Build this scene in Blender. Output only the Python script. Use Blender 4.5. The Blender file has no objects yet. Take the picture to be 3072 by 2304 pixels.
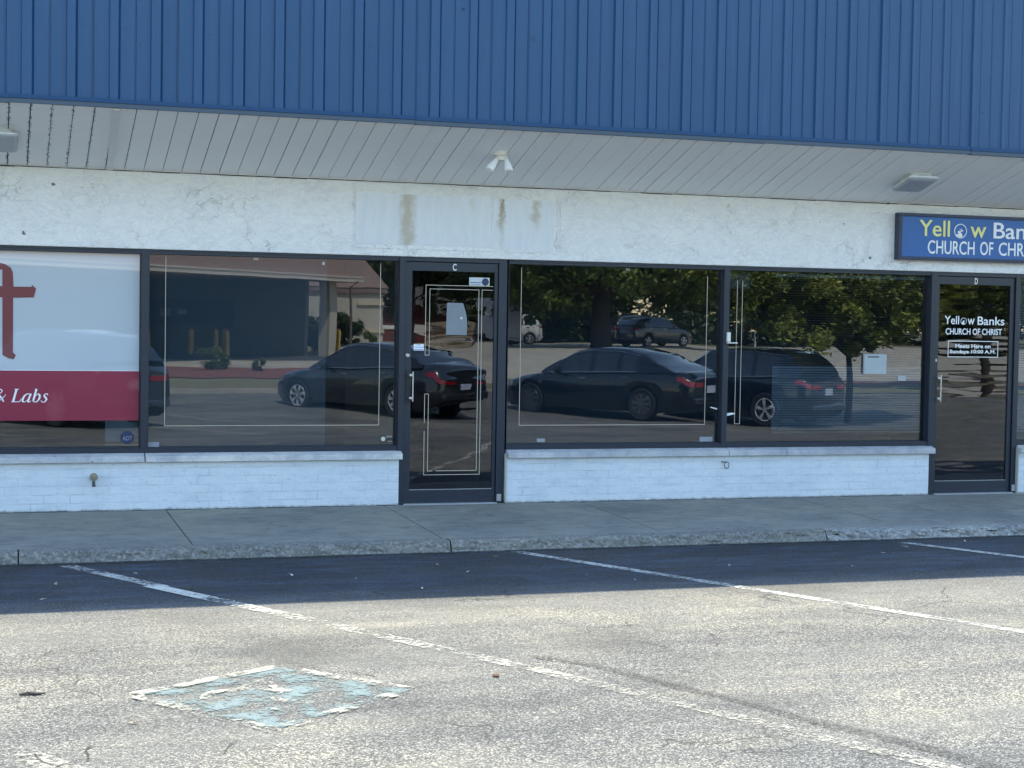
import bpy, bmesh, math, random
from mathutils import Vector, Matrix, noise as mnoise
random.seed(11)
R = math.radians
scn = bpy.context.scene
COL = scn.collection

# ------------------------------------------------------------------ camera
YAW, PITCH, ROLL = 0.3113, -0.0403, 0.0168
cf = Vector((math.sin(YAW)*math.cos(PITCH), math.cos(YAW)*math.cos(PITCH), math.sin(PITCH)))
cr = Vector((math.cos(YAW), -math.sin(YAW), 0)); cu = cr.cross(cf)
r2 = cr*math.cos(ROLL)+cu*math.sin(ROLL); u2 = -cr*math.sin(ROLL)+cu*math.cos(ROLL)
cam_d = bpy.data.cameras.new("camera"); cam_d.sensor_width = 36; cam_d.lens = 36*4855.6/3072
cam_d.clip_end = 1000; cam_d.clip_start = .05
cam = bpy.data.objects.new("camera", cam_d); COL.objects.link(cam)
M = Matrix((r2, u2, -cf)).transposed().to_4x4(); M.translation = Vector((0, -13.663, 1.640))
cam.matrix_world = M; scn.camera = cam

# ------------------------------------------------------------------ light
SUN_EL, SUN_AZ = R(60.5), R(14)          # azimuth measured from +y towards +x (sun behind the shop)
sd = Vector((math.sin(SUN_AZ)*math.cos(SUN_EL), math.cos(SUN_AZ)*math.cos(SUN_EL), math.sin(SUN_EL)))
world = bpy.data.worlds.new("World"); scn.world = world; world.use_nodes = True
nt = world.node_tree; nt.nodes.clear()
sky = nt.nodes.new("ShaderNodeTexSky"); sky.sky_type = 'NISHITA'; sky.sun_disc = False
sky.sun_elevation = SUN_EL; sky.sun_rotation = SUN_AZ; sky.air_density = 1.3; sky.dust_density = .2; sky.ozone_density = 1.0
bg = nt.nodes.new("ShaderNodeBackground"); bg.inputs[1].default_value = .15
wo = nt.nodes.new("ShaderNodeOutputWorld"); nt.links.new(sky.outputs[0], bg.inputs[0]); nt.links.new(bg.outputs[0], wo.inputs[0])
sl = bpy.data.lights.new("sun", 'SUN'); sl.energy = 3.0; sl.angle = R(.53); sl.color = (1, .92, .72)
so = bpy.data.objects.new("sun", sl); COL.objects.link(so)
so.rotation_euler = sd.to_track_quat('Z', 'Y').to_euler()
scn.view_settings.view_transform = 'Standard'; scn.view_settings.look = 'None'
scn.view_settings.exposure = 1.8; scn.view_settings.gamma = 1
scn.render.engine = 'CYCLES'
scn.cycles.max_bounces = 8; scn.cycles.transparent_max_bounces = 16; scn.cycles.sample_clamp_indirect = 8

# ------------------------------------------------------------------ materials
class NT:
    def __init__(s, name):
        s.m = bpy.data.materials.new(name); s.m.use_nodes = True; s.t = s.m.node_tree
        s.t.nodes.clear(); s.out = s.t.nodes.new("ShaderNodeOutputMaterial")
    def n(s, typ, _p=None, **k):
        nd = s.t.nodes.new("ShaderNode"+typ)
        for a, v in (_p or {}).items(): setattr(nd, a, v)
        for a, v in k.items():
            a = a.replace('_', ' ')
            i = nd.inputs[int(a[1:])] if (a[0] == 'i' and a[1:].isdigit()) else nd.inputs[a]
            if isinstance(v, bpy.types.NodeSocket): s.t.links.new(v, i)
            else: i.default_value = v
        return nd
    def math(s, op, a, b=0.0, c=None):
        k = dict(i0=a, i1=b)
        if c is not None: k['i2'] = c
        return s.n("Math", dict(operation=op), **k).outputs[0]
    def mix(s, f, a, b, mode='MIX'):
        nd = s.n("MixRGB", dict(blend_type=mode), Fac=f, Color1=a, Color2=b); return nd.outputs[0]
    def ramp(s, f, pts):
        nd = s.n("ValToRGB", Fac=f); e = nd.color_ramp.elements
        while len(e) > 1: e.remove(e[-1])
        for i, (p, c) in enumerate(pts):
            el = e[0] if i == 0 else e.new(p)
            el.position = p; el.color = c if len(c) == 4 else (*c, 1)
        return nd.outputs[0]
    def coord(s, scale=(1, 1, 1), loc=(0, 0, 0), rot=(0, 0, 0), kind='Object'):
        tc = s.n("TexCoord"); mp = s.n("Mapping", Vector=tc.outputs[kind], Scale=scale, Location=loc, Rotation=rot)
        return mp.outputs[0]
    def noise(s, v, sc, det=3, rough=.5, dist=0.):
        return s.n("TexNoise", Vector=v, Scale=sc, Detail=det, Roughness=rough, Distortion=dist).outputs[0]
    def end(s, sh): s.t.links.new(sh, s.out.inputs[0]); return s.m
    def bsdf(s, **k): return s.n("BsdfPrincipled", **k).outputs[0]
    def bump(s, h, st=.5, d=.01): return s.n("Bump", Height=h, Strength=st, Distance=d).outputs[0]
def c4(r, g=None, b=None):
    if g is None: g = b = r
    return (r, g, b, 1)
MATS = {}
def simple(name, col, rough=.6, metal=0., nscale=12, var=.12, bump=.0, coat=0., spec=.5):
    if name in MATS: return MATS[name]
    s = NT(name); v = s.coord(); n = s.noise(v, nscale, 4, .6)
    f = s.math('MULTIPLY_ADD', n, 2*var, 1-var)
    cc = s.mix(1, c4(*col), s.n("CombineColor", i0=f, i1=f, i2=f).outputs[0], 'MULTIPLY')
    k = {'Base Color': cc, 'Roughness': s.math('MULTIPLY_ADD', n, .15, rough-.07), 'Metallic': metal, 'Coat Weight': coat, 'Specular IOR Level': spec}
    nd = s.n("BsdfPrincipled")
    for a, vv in k.items():
        if isinstance(vv, bpy.types.NodeSocket): s.t.links.new(vv, nd.inputs[a])
        else: nd.inputs[a].default_value = vv
    if bump:
        s.t.links.new(s.bump(s.noise(v, nscale*3, 4), bump, .004), nd.inputs['Normal'])
    MATS[name] = s.end(nd.outputs[0]); return MATS[name]
def P(s, **k):
    nd = s.n("BsdfPrincipled")
    names = {'col': 'Base Color', 'rough': 'Roughness', 'metal': 'Metallic', 'norm': 'Normal', 'coat': 'Coat Weight', 'coatr': 'Coat Roughness', 'spec': 'Specular IOR Level', 'alpha': 'Alpha', 'cior': 'Coat IOR'}
    for a, v in k.items():
        i = nd.inputs[names[a]]
        if isinstance(v, bpy.types.NodeSocket): s.t.links.new(v, i)
        else: i.default_value = v
    return nd.outputs[0]

def asphalt_mat():
    s = NT("asphalt"); v = s.coord()
    big = s.noise(v, .55, 5, .6, .6); mid = s.noise(s.coord(scale=(1, 2.2, 1), rot=(0, 0, .25)), 2.2, 5, .65); fine = s.noise(v, 110, 3, .75)
    vor = s.n("TexVoronoi", Vector=v, Scale=150).outputs[0]
    vcol = s.n("TexVoronoi", Vector=v, Scale=140.).outputs[1]
    sep = s.n("SeparateColor", Color=vcol).outputs[0]
    stone = s.ramp(sep, [(0, (.035, .036, .040)), (.38, (.085, .086, .088)), (.66, (.21, .207, .190)), (1, (.66, .63, .53))])
    base = s.mix(s.ramp(mid, [(.3, (0, 0, 0)), (.7, (1, 1, 1))]), c4(.095, .096, .103), c4(.185, .178, .165))
    c = s.mix(.74, base, stone)
    bleach = s.ramp(s.noise(s.coord(scale=(.7, 1.3, 1), loc=(3.3, 1.2, 0), rot=(0, 0, .4)), .75, 6, .68), [(.48, (0, 0, 0)), (.66, (1, 1, 1))])
    c = s.mix(s.math('MULTIPLY', bleach, .34), c, c4(.34, .325, .275))
    blot = s.ramp(big, [(.32, (.46, .47, .49)), (.45, (.70, .705, .715)), (.55, (.82, .815, .795)), (.68, (1.08, 1.04, .94))])
    c = s.mix(1, c, blot, 'MULTIPLY')
    track = s.ramp(s.noise(s.coord(scale=(.35, 1.6, 1), rot=(0, 0, -.12)), 2.6, 5, .6), [(.38, (.80, .81, .82)), (.52, (1, 1, 1)), (.66, (1.14, 1.12, 1.05))])
    c = s.mix(1, c, track, 'MULTIPLY')
    # shop shadow painted into the kerbside colour, and oil drips where engines stand
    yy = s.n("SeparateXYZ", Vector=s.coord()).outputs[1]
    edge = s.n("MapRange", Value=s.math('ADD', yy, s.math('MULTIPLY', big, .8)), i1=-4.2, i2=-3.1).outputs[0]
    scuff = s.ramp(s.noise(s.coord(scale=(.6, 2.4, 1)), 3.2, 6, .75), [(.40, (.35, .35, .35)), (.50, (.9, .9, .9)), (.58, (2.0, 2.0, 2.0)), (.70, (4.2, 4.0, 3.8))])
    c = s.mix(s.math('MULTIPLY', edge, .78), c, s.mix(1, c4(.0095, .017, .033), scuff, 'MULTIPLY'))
    oil = s.ramp(s.noise(s.coord(scale=(.9, .7, 1), loc=(2.1, .4, 0)), 1.1, 3, .5), [(.55, (0, 0, 0)), (.78, (1, 1, 1))])
    c = s.mix(s.math('MULTIPLY', oil, .6), c, c4(.03))
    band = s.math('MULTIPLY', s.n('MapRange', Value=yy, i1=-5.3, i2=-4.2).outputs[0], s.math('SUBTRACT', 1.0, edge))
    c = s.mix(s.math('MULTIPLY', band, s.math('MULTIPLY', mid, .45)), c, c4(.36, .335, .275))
    # hairline cracks
    dv = s.n("VectorMath", dict(operation='ADD'), i0=v, i1=s.n("VectorMath", dict(operation='SCALE'), i0=s.n("TexNoise", Vector=v, Scale=2.5, Detail=4).outputs[1], Scale=.5).outputs[0]).outputs[0]
    cr_ = s.n("TexVoronoi", dict(feature='DISTANCE_TO_EDGE'), Vector=dv, Scale=.8).outputs[0]
    crm = s.math('MULTIPLY', s.math('LESS_THAN', cr_, .004), s.math('GREATER_THAN', s.noise(v, .7, 2), .53))
    c = s.mix(s.math('MULTIPLY', crm, .75), c, c4(.03))
    h = s.math('ADD', s.math('MULTIPLY', vor, -1.0), s.math('MULTIPLY', fine, .8))
    h = s.math('SUBTRACT', h, s.math('MULTIPLY', crm, 1.0))
    return s.end(P(s, col=c, rough=.72, norm=s.bump(h, .95, .007), spec=.45))
def concrete_mat(name, col, sc=1., aggr=.0):
    s = NT(name); v = s.coord()
    big = s.noise(v, .9*sc, 5, .6); fine = s.noise(v, 90, 3, .7); st = s.noise(s.coord(scale=(1, 3, 1)), 3, 5, .6)
    c = s.mix(1, c4(*col), s.ramp(big, [(.3, (.66, .69, .72)), (.5, (.95, .96, .96)), (.72, (1.2, 1.17, 1.06))]), 'MULTIPLY')
    c = s.mix(1, c, s.ramp(fine, [(.3, (.8, .8, .8)), (.7, (1.15, 1.15, 1.15))]), 'MULTIPLY')
    c = s.mix(s.ramp(st, [(.6, (0, 0, 0)), (.72, (.35, .35, .35))]), c, c4(col[0]*.5, col[1]*.5, col[2]*.48))
    mot = s.ramp(s.noise(s.coord(scale=(1, 1.6, 1)), 4.5, 6, .72, .8), [(.36, (.76, .77, .78)), (.5, (1, 1, 1)), (.64, (1.16, 1.15, 1.10))])
    c = s.mix(1, c, mot, 'MULTIPLY')
    gum = s.math('GREATER_THAN', s.noise(s.coord(scale=(1, 2, 1)), 11, 1, .3), .77)
    c = s.mix(s.math('MULTIPLY', gum, .55), c, c4(.05, .05, .05))
    h = fine
    if aggr:
        vc = s.n("TexVoronoi", Vector=v, Scale=58.); sp = s.n("SeparateColor", Color=vc.outputs[1]).outputs[0]
        c = s.mix(aggr, c, s.ramp(sp, [(0, (.10, .10, .09)), (.5, (.26, .25, .23)), (.85, (.42, .41, .38)), (1, (.62, .60, .56))]))
        h = s.math('SUBTRACT', fine, s.math('MULTIPLY', vc.outputs[0], 1.3))
    return s.end(P(s, col=c, rough=.85, norm=s.bump(h, .6, .006)))
def stucco_mat():
    s = NT("painted_stucco"); v = s.coord()
    big = s.noise(v, 1.1, 5, .6); w1 = s.noise(s.coord(scale=(1, 1, 1.0), rot=(0, .5, 0)), 6, 6, .62, 1.6)
    fine = s.noise(v, 60, 4, .7)
    xyz = s.n("SeparateXYZ", Vector=v)
    x, z = xyz.outputs[0], xyz.outputs[2]
    c = s.mix(s.ramp(big, [(.35, (0, 0, 0)), (.7, (1, 1, 1))]), c4(.82, .83, .825), c4(.89, .89, .88))
    # warmer, slightly darker paint towards the top edge
    topm = s.n("MapRange", Value=s.math('ADD', z, s.math('MULTIPLY', big, .25)), i1=2.62, i2=3.0).outputs[0]
    c = s.mix(s.math('MULTIPLY', topm, .5), c, c4(.68, .65, .57))
    # thin wandering trowel lines and cracks
    dn = s.n("TexNoise", Vector=v, Scale=3.2, Detail=5, Roughness=.65).outputs[1]
    dv = s.n("VectorMath", dict(operation='ADD'), i0=v, i1=s.n("VectorMath", dict(operation='SCALE'), i0=dn, Scale=.55).outputs[0]).outputs[0]
    e = s.n("TexVoronoi", dict(feature='DISTANCE_TO_EDGE'), Vector=dv, Scale=6.5).outputs[0]
    gate = s.ramp(s.noise(v, 3.3, 3), [(.50, (0, 0, 0)), (.64, (1, 1, 1))])
    line = s.math('MULTIPLY', s.ramp(e, [(0, (1, 1, 1)), (.016, (0, 0, 0))]), gate)
    c = s.mix(s.math('MULTIPLY', line, .13), c, c4(.44, .45, .45))
    chip = s.math('GREATER_THAN', s.noise(v, 9.5, 2, .4), .75)
    c = s.mix(s.math('MULTIPLY', chip, .85), c, c4(.09, .08, .07))
    h = s.math('ADD', s.math('MULTIPLY', w1, 1.0), s.math('MULTIPLY', fine, .45))
    h = s.math('SUBTRACT', h, s.math('MULTIPLY', line, .25))
    wisp = s.ramp(s.noise(s.coord(scale=(1, 1, 1.8), rot=(0, .6, 0)), 7, 6, .7, 2.), [(.35, (.90, .92, .94)), (.5, (1, 1, 1)), (.65, (1.04, 1.04, 1.03))])
    c = s.mix(1, c, wisp, 'MULTIPLY')
    return s.end(P(s, col=c, rough=.75, norm=s.bump(h, .9, .030)))
def patch_mat():
    # the square left by an old sign: smoother, cooler paint with three rust runs
    s = NT("old_sign_patch"); v = s.coord()
    xyz = s.n("SeparateXYZ", Vector=v); x, z = xyz.outputs[0], xyz.outputs[2]
    n1 = s.noise(v, 14, 5, .65); n2 = s.noise(s.coord(scale=(3, 1, .6)), 6, 4, .6); n3 = s.noise(v, 2, 4)
    c = s.mix(n3, c4(.655, .69, .71), c4(.73, .755, .76))
    c = s.mix(1, c, s.ramp(n2, [(.35, (.93, .94, .95)), (.6, (1, 1, 1))]), 'MULTIPLY')
    def run(x0, x1, z0, z1, k):
        xc, hw = (x0+x1)/2, (x1-x0)/2
        wob = s.math('MULTIPLY', s.math('SUBTRACT', n1, .5), .16)
        dx = s.math('ABSOLUTE', s.math('SUBTRACT', s.math('ADD', x, wob), xc))
        mx = s.n("MapRange", Value=dx, i1=hw*1.15, i2=hw*.15).outputs[0]
        mz = s.n("MapRange", Value=s.math('ADD', z, s.math('MULTIPLY', n1, .12)), i1=z0+.02, i2=z0+.14).outputs[0]
        mt = s.n("MapRange", Value=z, i1=z1+.01, i2=z1-.01).outputs[0]
        m = s.math('MULTIPLY', s.math('MULTIPLY', mx, mz), mt)
        m = s.math('MULTIPLY', m, s.math('MULTIPLY_ADD', n2, .9, .35))
        return s.math('MULTIPLY', m, k)
    for a in ((3.34, 3.50, 2.20, 2.70, 1.0), (4.235, 4.315, 2.42, 2.69, .9), (4.545, 4.645, 2.46, 2.69, .8), (4.25, 4.30, 2.24, 2.55, .35), (3.97, 4.03, 2.55, 2.69, .3)):
        m = s.math('MINIMUM', run(*a), .72)
        c = s.mix(m, c, c4(.42, .35, .24))
    dark = s.math('MINIMUM', run(4.245, 4.305, 2.55, 2.69, .8), .8)
    c = s.mix(dark, c, c4(.22, .17, .12))
    return s.end(P(s, col=c, rough=.7, norm=s.bump(s.noise(v, 40, 4), .3, .006)))
def brick_mat():
    s = NT("painted_brick"); tc = s.n("TexCoord"); sx = s.n("SeparateXYZ", Vector=tc.outputs['Object'])
    vv = s.n("CombineXYZ", i0=sx.outputs[0], i1=sx.outputs[2]).outputs[0]
    v = s.coord()
    vv2 = s.n("VectorMath", dict(operation='ADD'), i0=vv, i1=s.n("VectorMath", dict(operation='SCALE'), i0=s.n("TexNoise", Vector=v, Scale=9., Detail=3.).outputs[1], Scale=.006).outputs[0]).outputs[0]
    b = s.n("TexBrick", Vector=vv2, Scale=1., i5=.0045, i6=.25, i7=.0, i8=.205, i9=.0705)
    mort = b.outputs[1]
    gate = s.ramp(s.noise(v, 5, 3), [(.45, (.0, .0, .0)), (.66, (.9, .9, .9))])
    n1 = s.noise(v, 1.5, 4); fine = s.noise(v, 35, 5, .7)
    c = s.mix(n1, c4(.56, .62, .66), c4(.72, .76, .78))
    sm2 = s.ramp(s.noise(s.coord(scale=(1, 1, 3)), 4, 5, .7), [(.45, (1, 1, 1)), (.75, (.78, .82, .86))])
    c = s.mix(1, c, sm2, 'MULTIPLY')
    c = s.mix(s.math('MULTIPLY', s.math('MULTIPLY', mort, gate), .55), c, c4(.36, .38, .40))
    pit = s.math('GREATER_THAN', s.noise(s.coord(scale=(1, 1, 2)), 28, 3, .6), .63)
    c = s.mix(s.math('MULTIPLY', pit, .45), c, c4(.40, .40, .40))
    z = sx.outputs[2]
    low = s.n("MapRange", Value=s.math('SUBTRACT', z, s.math('MULTIPLY', s.noise(v, 16, 5, .7), .05)), i1=-.005, i2=-.02).outputs[0]
    c = s.mix(s.math('MULTIPLY', low, .8), c, c4(.20, .21, .19))
    h = s.math('SUBTRACT', s.math('MULTIPLY', fine, .9), s.math('MULTIPLY', mort, .45))
    return s.end(P(s, col=c, rough=.62, norm=s.bump(h, .55, .006)))
def soffit_mat():
    s = NT("soffit_boards"); v = s.coord()
    n = s.noise(s.coord(scale=(1, 5, 5)), 4, 4)
    c = s.mix(n, c4(.84, .865, .88), c4(.89, .905, .915))
    xyz = s.n("SeparateXYZ", Vector=v); x, y = xyz.outputs[0], xyz.outputs[1]
    # mildew along the leftmost joints
    fr = s.math('ABSOLUTE', s.math('SUBTRACT', s.math('FRACT', s.math('DIVIDE', s.math('ADD', x, 6*.153-.113), .153)), 0.0))
    near = s.math('MAXIMUM', s.math('LESS_THAN', fr, .09), s.math('GREATER_THAN', fr, .91))
    leftm = s.n("MapRange", Value=x, i1=1.15, i2=.55).outputs[0]
    sp = s.math('GREATER_THAN', s.noise(v, 42, 2, .6), .56)
    m = s.math('MULTIPLY', s.math('MULTIPLY', near, leftm), sp)
    c = s.mix(s.math('MULTIPLY', m, .85), c, c4(.10, .10, .10))
    return s.end(P(s, col=c, rough=.6, norm=s.bump(n, .1, .01)))
def blue_metal():
    s = NT("blue_metal_cladding"); v = s.coord()
    big = s.noise(s.coord(scale=(1, 1, .25)), 1.8, 4); st = s.noise(s.coord(scale=(8, 8, .4)), 3, 4)
    c = s.mix(big, c4(.0085, .055, .140), c4(.013, .072, .172))
    c = s.mix(s.ramp(st, [(.55, (0, 0, 0)), (.8, (.35, .35, .35))]), c, c4(.05, .11, .22))
    spot = s.math('GREATER_THAN', s.noise(v, 14, 1, .3), .80)
    c = s.mix(s.math('MULTIPLY', spot, .6), c, c4(.015, .03, .07))
    return s.end(P(s, col=c, rough=s.math('MULTIPLY_ADD', st, .2, .30), norm=s.bump(big, .1, .02), spec=.42))
def glass_mat(name, tint, refl, wav, wscale=(1, 1, 1), ns=1.3):
    s = NT(name)
    nrm = s.bump(s.noise(s.coord(scale=wscale), ns, 2, .45), 1.0, wav)
    fr = s.n("Fresnel", IOR=1.45, Normal=nrm).outputs[0]
    fac = s.math('ADD', fr, refl)
    tr = s.n("BsdfTransparent", Color=c4(*tint)).outputs[0]
    gl = s.n("BsdfGlossy", Color=c4(.96, .97, 1), Roughness=.0, Normal=nrm).outputs[0]
    return s.end(s.n("MixShader", i0=fac, i1=tr, i2=gl).outputs[0])
def leaf_mat(name, c1, c2, sc=1.2):
    s = NT(name); v = s.coord()
    n = s.noise(v, sc, 3, .6); n2 = s.noise(v, 25, 2)
    c = s.mix(s.ramp(n, [(.35, (0, 0, 0)), (.65, (1, 1, 1))]), c4(*c1), c4(*c2))
    c = s.mix(1, c, s.ramp(n2, [(.3, (.65, .65, .65)), (.7, (1.35, 1.35, 1.2))]), 'MULTIPLY')
    d = P(s, col=c, rough=.55); t = s.n("BsdfTranslucent", Color=c).outputs[0]
    return s.end(s.n("MixShader", i0=.22, i1=d, i2=t).outputs[0])
def paint_line_mat(name, col, cover, sc=26., fade_y=None, n2s=2.6, n2w=.45):
    # worn road paint: holes where the aggregate shows through
    s = NT(name); v = s.coord()
    n = s.noise(v, sc, 5, .8); n2 = s.noise(v, n2s, 3)
    f = s.math('ADD', s.math('MULTIPLY', n, 1.0), s.math('MULTIPLY', s.math('SUBTRACT', n2, .5), n2w)); f = s.math('ADD', f, .225)
    if fade_y:
        yy = s.n("SeparateXYZ", Vector=s.coord()).outputs[1]
        f = s.math('SUBTRACT', f, s.n("MapRange", Value=yy, i1=fade_y[0], i2=fade_y[1], i3=0., i4=fade_y[2]).outputs[0])
    a = s.ramp(s.math('ADD', f, cover), [(.62, (0, 0, 0)), (.80, (1, 1, 1))])
    d = P(s, col=s.mix(n2, c4(*[x*.85 for x in col]), c4(*col)), rough=.75, norm=s.bump(n, .5, .006))
    t = s.n("BsdfTransparent").outputs[0]
    return s.end(s.n("MixShader", i0=a, i1=t, i2=d).outputs[0])
def stain_mat(name, col, cover, sc=8.):
    s = NT(name); v = s.coord(); n = s.noise(v, sc, 5, .7)
    a = s.math('MULTIPLY', s.ramp(s.math('ADD', n, cover), [(.5, (0, 0, 0)), (.75, (1, 1, 1))]), .8)
    return s.end(s.n("MixShader", i0=a, i1=s.n("BsdfTransparent").outputs[0], i2=P(s, col=c4(*col), rough=.9)).outputs[0])

asphalt = asphalt_mat()
walk = concrete_mat("sidewalk_concrete", (.235, .232, .205)); kerbm = concrete_mat("kerb_concrete", (.15, .15, .13), 1, .30)
kerbl = concrete_mat("broken_kerb_concrete", (.25, .26, .25), 1, .4)
sillm = concrete_mat("sill_stone", (.52, .53, .55)); stucco = stucco_mat(); patchm = patch_mat(); brick = brick_mat(); soff = soffit_mat(); bluem = blue_metal()
trimb = simple("blue_trim", (.010, .056, .140), .5, spec=.3); triml = simple("faded_drip_edge", (.055, .085, .12), .6); 
bronze = simple("dark_anodised_frame", (.006, .014, .029), .42, 0, 6, .2, 0, 0, .6)
glass = glass_mat("tinted_glass", (.56, .62, .66), .055, .0007, (1, 1, 1), 1.0)
glassd = glass_mat("wavy_door_glass", (.42, .45, .50), .045, .0013, (.6, 1, 2.2), 1.7)
glassw = glass_mat("very_wavy_door_glass", (.42, .45, .50), .045, .0022, (.5, 1, 4.0), 2.0)
alu = simple("brushed_aluminium", (.62, .63, .64), .3, .9); alud = simple("dull_aluminium", (.38, .40, .42), .45, .6)
white = simple("white_plastic", (.72, .72, .68), .5); offwhite = simple("old_white_enamel", (.66, .65, .58), .5)
gold = simple("gold_pinstripe_tape", (.55, .50, .40), .5); vinyl_w = simple("white_vinyl", (.82, .84, .86), .5)
blackp = simple("black_rubber", (.015, .015, .017), .6); dark = simple("dark_gap", (.012, .012, .014), .9)
chrome = simple("chrome", (.75, .75, .75), .12, 1.0, 4, .05)

# ------------------------------------------------------------------ mesh helpers
class MB:
    def __init__(s): s.v = []; s.f = []; s.mi = []
    def add(s, vs, fs, mi=0):
        o = len(s.v); s.v += [tuple(v) for v in vs]; s.f += [tuple(i+o for i in f) for f in fs]; s.mi += [mi]*len(fs); return s
    def box(s, x0, x1, y0, y1, z0, z1, mi=0):
        vs = [(x, y, z) for z in (z0, z1) for y in (y0, y1) for x in (x0, x1)]
        return s.add(vs, [(0, 2, 3, 1), (4, 5, 7, 6), (0, 1, 5, 4), (2, 6, 7, 3), (0, 4, 6, 2), (1, 3, 7, 5)], mi)
    def prism(s, pts, y0, y1, mi=0, axis='y'):
        n = len(pts)
        if axis == 'y': a = [(p[0], y0, p[1]) for p in pts]+[(p[0], y1, p[1]) for p in pts]
        elif axis == 'x': a = [(y0, p[0], p[1]) for p in pts]+[(y1, p[0], p[1]) for p in pts]
        else: a = [(p[0], p[1], y0) for p in pts]+[(p[0], p[1], y1) for p in pts]
        return s.add(a, [tuple(range(n)), tuple(range(2*n-1, n-1, -1))]+[(i, i+n, (i+1) % n+n, (i+1) % n) for i in range(n)], mi)
    def tube(s, pts, r, n=8, mi=0, cap=True):
        pts = [Vector(p) for p in pts]; rs = r if isinstance(r, (list, tuple)) else [r]*len(pts); vs = []
        for i, p in enumerate(pts):
            t = (pts[min(i+1, len(pts)-1)]-pts[max(i-1, 0)]).normalized()
            a = t.cross(Vector((0, 0, 1)) if abs(t.z) < .9 else Vector((1, 0, 0))).normalized(); b = t.cross(a)
            for k in range(n):
                an = 2*math.pi*k/n; vs.append(p+(a*math.cos(an)+b*math.sin(an))*rs[i])
        fs = [(i*n+k, i*n+(k+1) % n, (i+1)*n+(k+1) % n, (i+1)*n+k) for i in range(len(pts)-1) for k in range(n)]
        if cap: fs += [tuple(range(n))[::-1], tuple(range((len(pts)-1)*n, len(pts)*n))]
        return s.add(vs, fs, mi)
    def lathe(s, prof, c, axis='z', n=20, mi=0):
        vs = []
        for r, h in prof:
            for k in range(n):
                a = 2*math.pi*k/n; u, w = r*math.cos(a), r*math.sin(a)
                vs.append({'z': (c[0]+u, c[1]+w, c[2]+h), 'y': (c[0]+u, c[1]+h, c[2]+w), 'x': (c[0]+h, c[1]+u, c[2]+w)}[axis])
        m = len(prof)
        fs = [(i*n+k, i*n+(k+1) % n, (i+1)*n+(k+1) % n, (i+1)*n+k) for i in range(m-1) for k in range(n)]
        fs += [tuple(range(n)), tuple(range((m-1)*n, m*n))]
        return s.add(vs, fs, mi)
    def build(s, name, mat, parent=None, smooth=False, bevel=0., recalc=True):
        me = bpy.data.meshes.new(name); me.from_pydata(s.v, [], s.f)
        for m in (mat if isinstance(mat, (list, tuple)) else [mat]): me.materials.append(m)
        if isinstance(mat, (list, tuple)):
            for p, i in zip(me.polygons, s.mi): p.material_index = i
        if recalc or bevel:
            bm = bmesh.new(); bm.from_mesh(me); bmesh.ops.recalc_face_normals(bm, faces=bm.faces)
            if bevel:
                es = [e for e in bm.edges if len(e.link_faces) == 2 and e.calc_face_angle(0) > .5]
                bmesh.ops.bevel(bm, geom=es, offset=bevel, segments=2, affect='EDGES', profile=.6, clamp_overlap=True)
            bm.to_mesh(me); bm.free()
        if smooth:
            for p in me.polygons: p.use_smooth = True
            if hasattr(me, 'set_sharp_from_angle'): me.set_sharp_from_angle(angle=R(38))
        me.update()
        o = bpy.data.objects.new(name, me); COL.objects.link(o)
        if parent: o.parent = parent
        return o
def thing(name, label, cat, loc=(0, 0, 0), rz=0, group=None):
    o = bpy.data.objects.new(name, None); o.empty_display_size = .2; COL.objects.link(o)
    o.location = loc; o.rotation_euler = (0, 0, rz); return tag(o, label, cat, group)
def tag(o, label, cat, group=None):
    o['label'] = label; o['category'] = cat
    if group: o['group'] = group
    return o
def struct(o): o['kind'] = 'structure'; return o
def kids(o): return [c for c in list(bpy.data.objects) if c.parent == o]
def dup(o, parent=None):
    c = o.copy(); COL.objects.link(c)
    if parent: c.parent = parent
    for k in kids(o): dup(k, c)
    return c
def smooth_path(pts, n=6):
    out = []
    P_ = [pts[0]]+list(pts)+[pts[-1]]
    for i in range(1, len(P_)-2):
        p0, p1, p2, p3 = [Vector(P_[j]) for j in (i-1, i, i+1, i+2)]
        for k in range(n):
            t = k/n
            out.append(.5*((2*p1)+(-p0+p2)*t+(2*p0-5*p1+4*p2-p3)*t*t+(-p0+3*p1-3*p2+p3)*t**3))
    out.append(Vector(pts[-1])); return out
def text_obj(name, txt, x0, x1, z0, z1, y, mat, parent, th=.003, bold=0., shear=0., zlen=None):
    cu_ = bpy.data.curves.new(name, 'FONT'); cu_.body = txt; cu_.size = 1; cu_.offset = bold; cu_.shear = shear; cu_.extrude = .01
    cu_.resolution_u = 4
    ob = bpy.data.objects.new(name, cu_); COL.objects.link(ob)
    dg = bpy.context.evaluated_depsgraph_get(); me = bpy.data.meshes.new_from_object(ob.evaluated_get(dg))
    bpy.data.objects.remove(ob); bpy.data.curves.remove(cu_)
    xs = [v.co.x for v in me.vertices]; ys = [v.co.y for v in me.vertices]
    ax, bx, ay, by = min(xs), max(xs), min(ys), max(ys)
    for v in me.vertices:
        a, b, c = v.co
        v.co = (x0+(a-ax)/(bx-ax)*(x1-x0), y-(th if c > 0 else 0), z0+(b-ay)/(by-ay)*(z1-z0))
    me.materials.clear(); me.materials.append(mat); me.name = name
    bm = bmesh.new(); bm.from_mesh(me); bmesh.ops.recalc_face_normals(bm, faces=bm.faces); bm.to_mesh(me); bm.free()
    o = bpy.data.objects.new(name, me); COL.objects.link(o); o.parent = parent; return o

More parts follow.
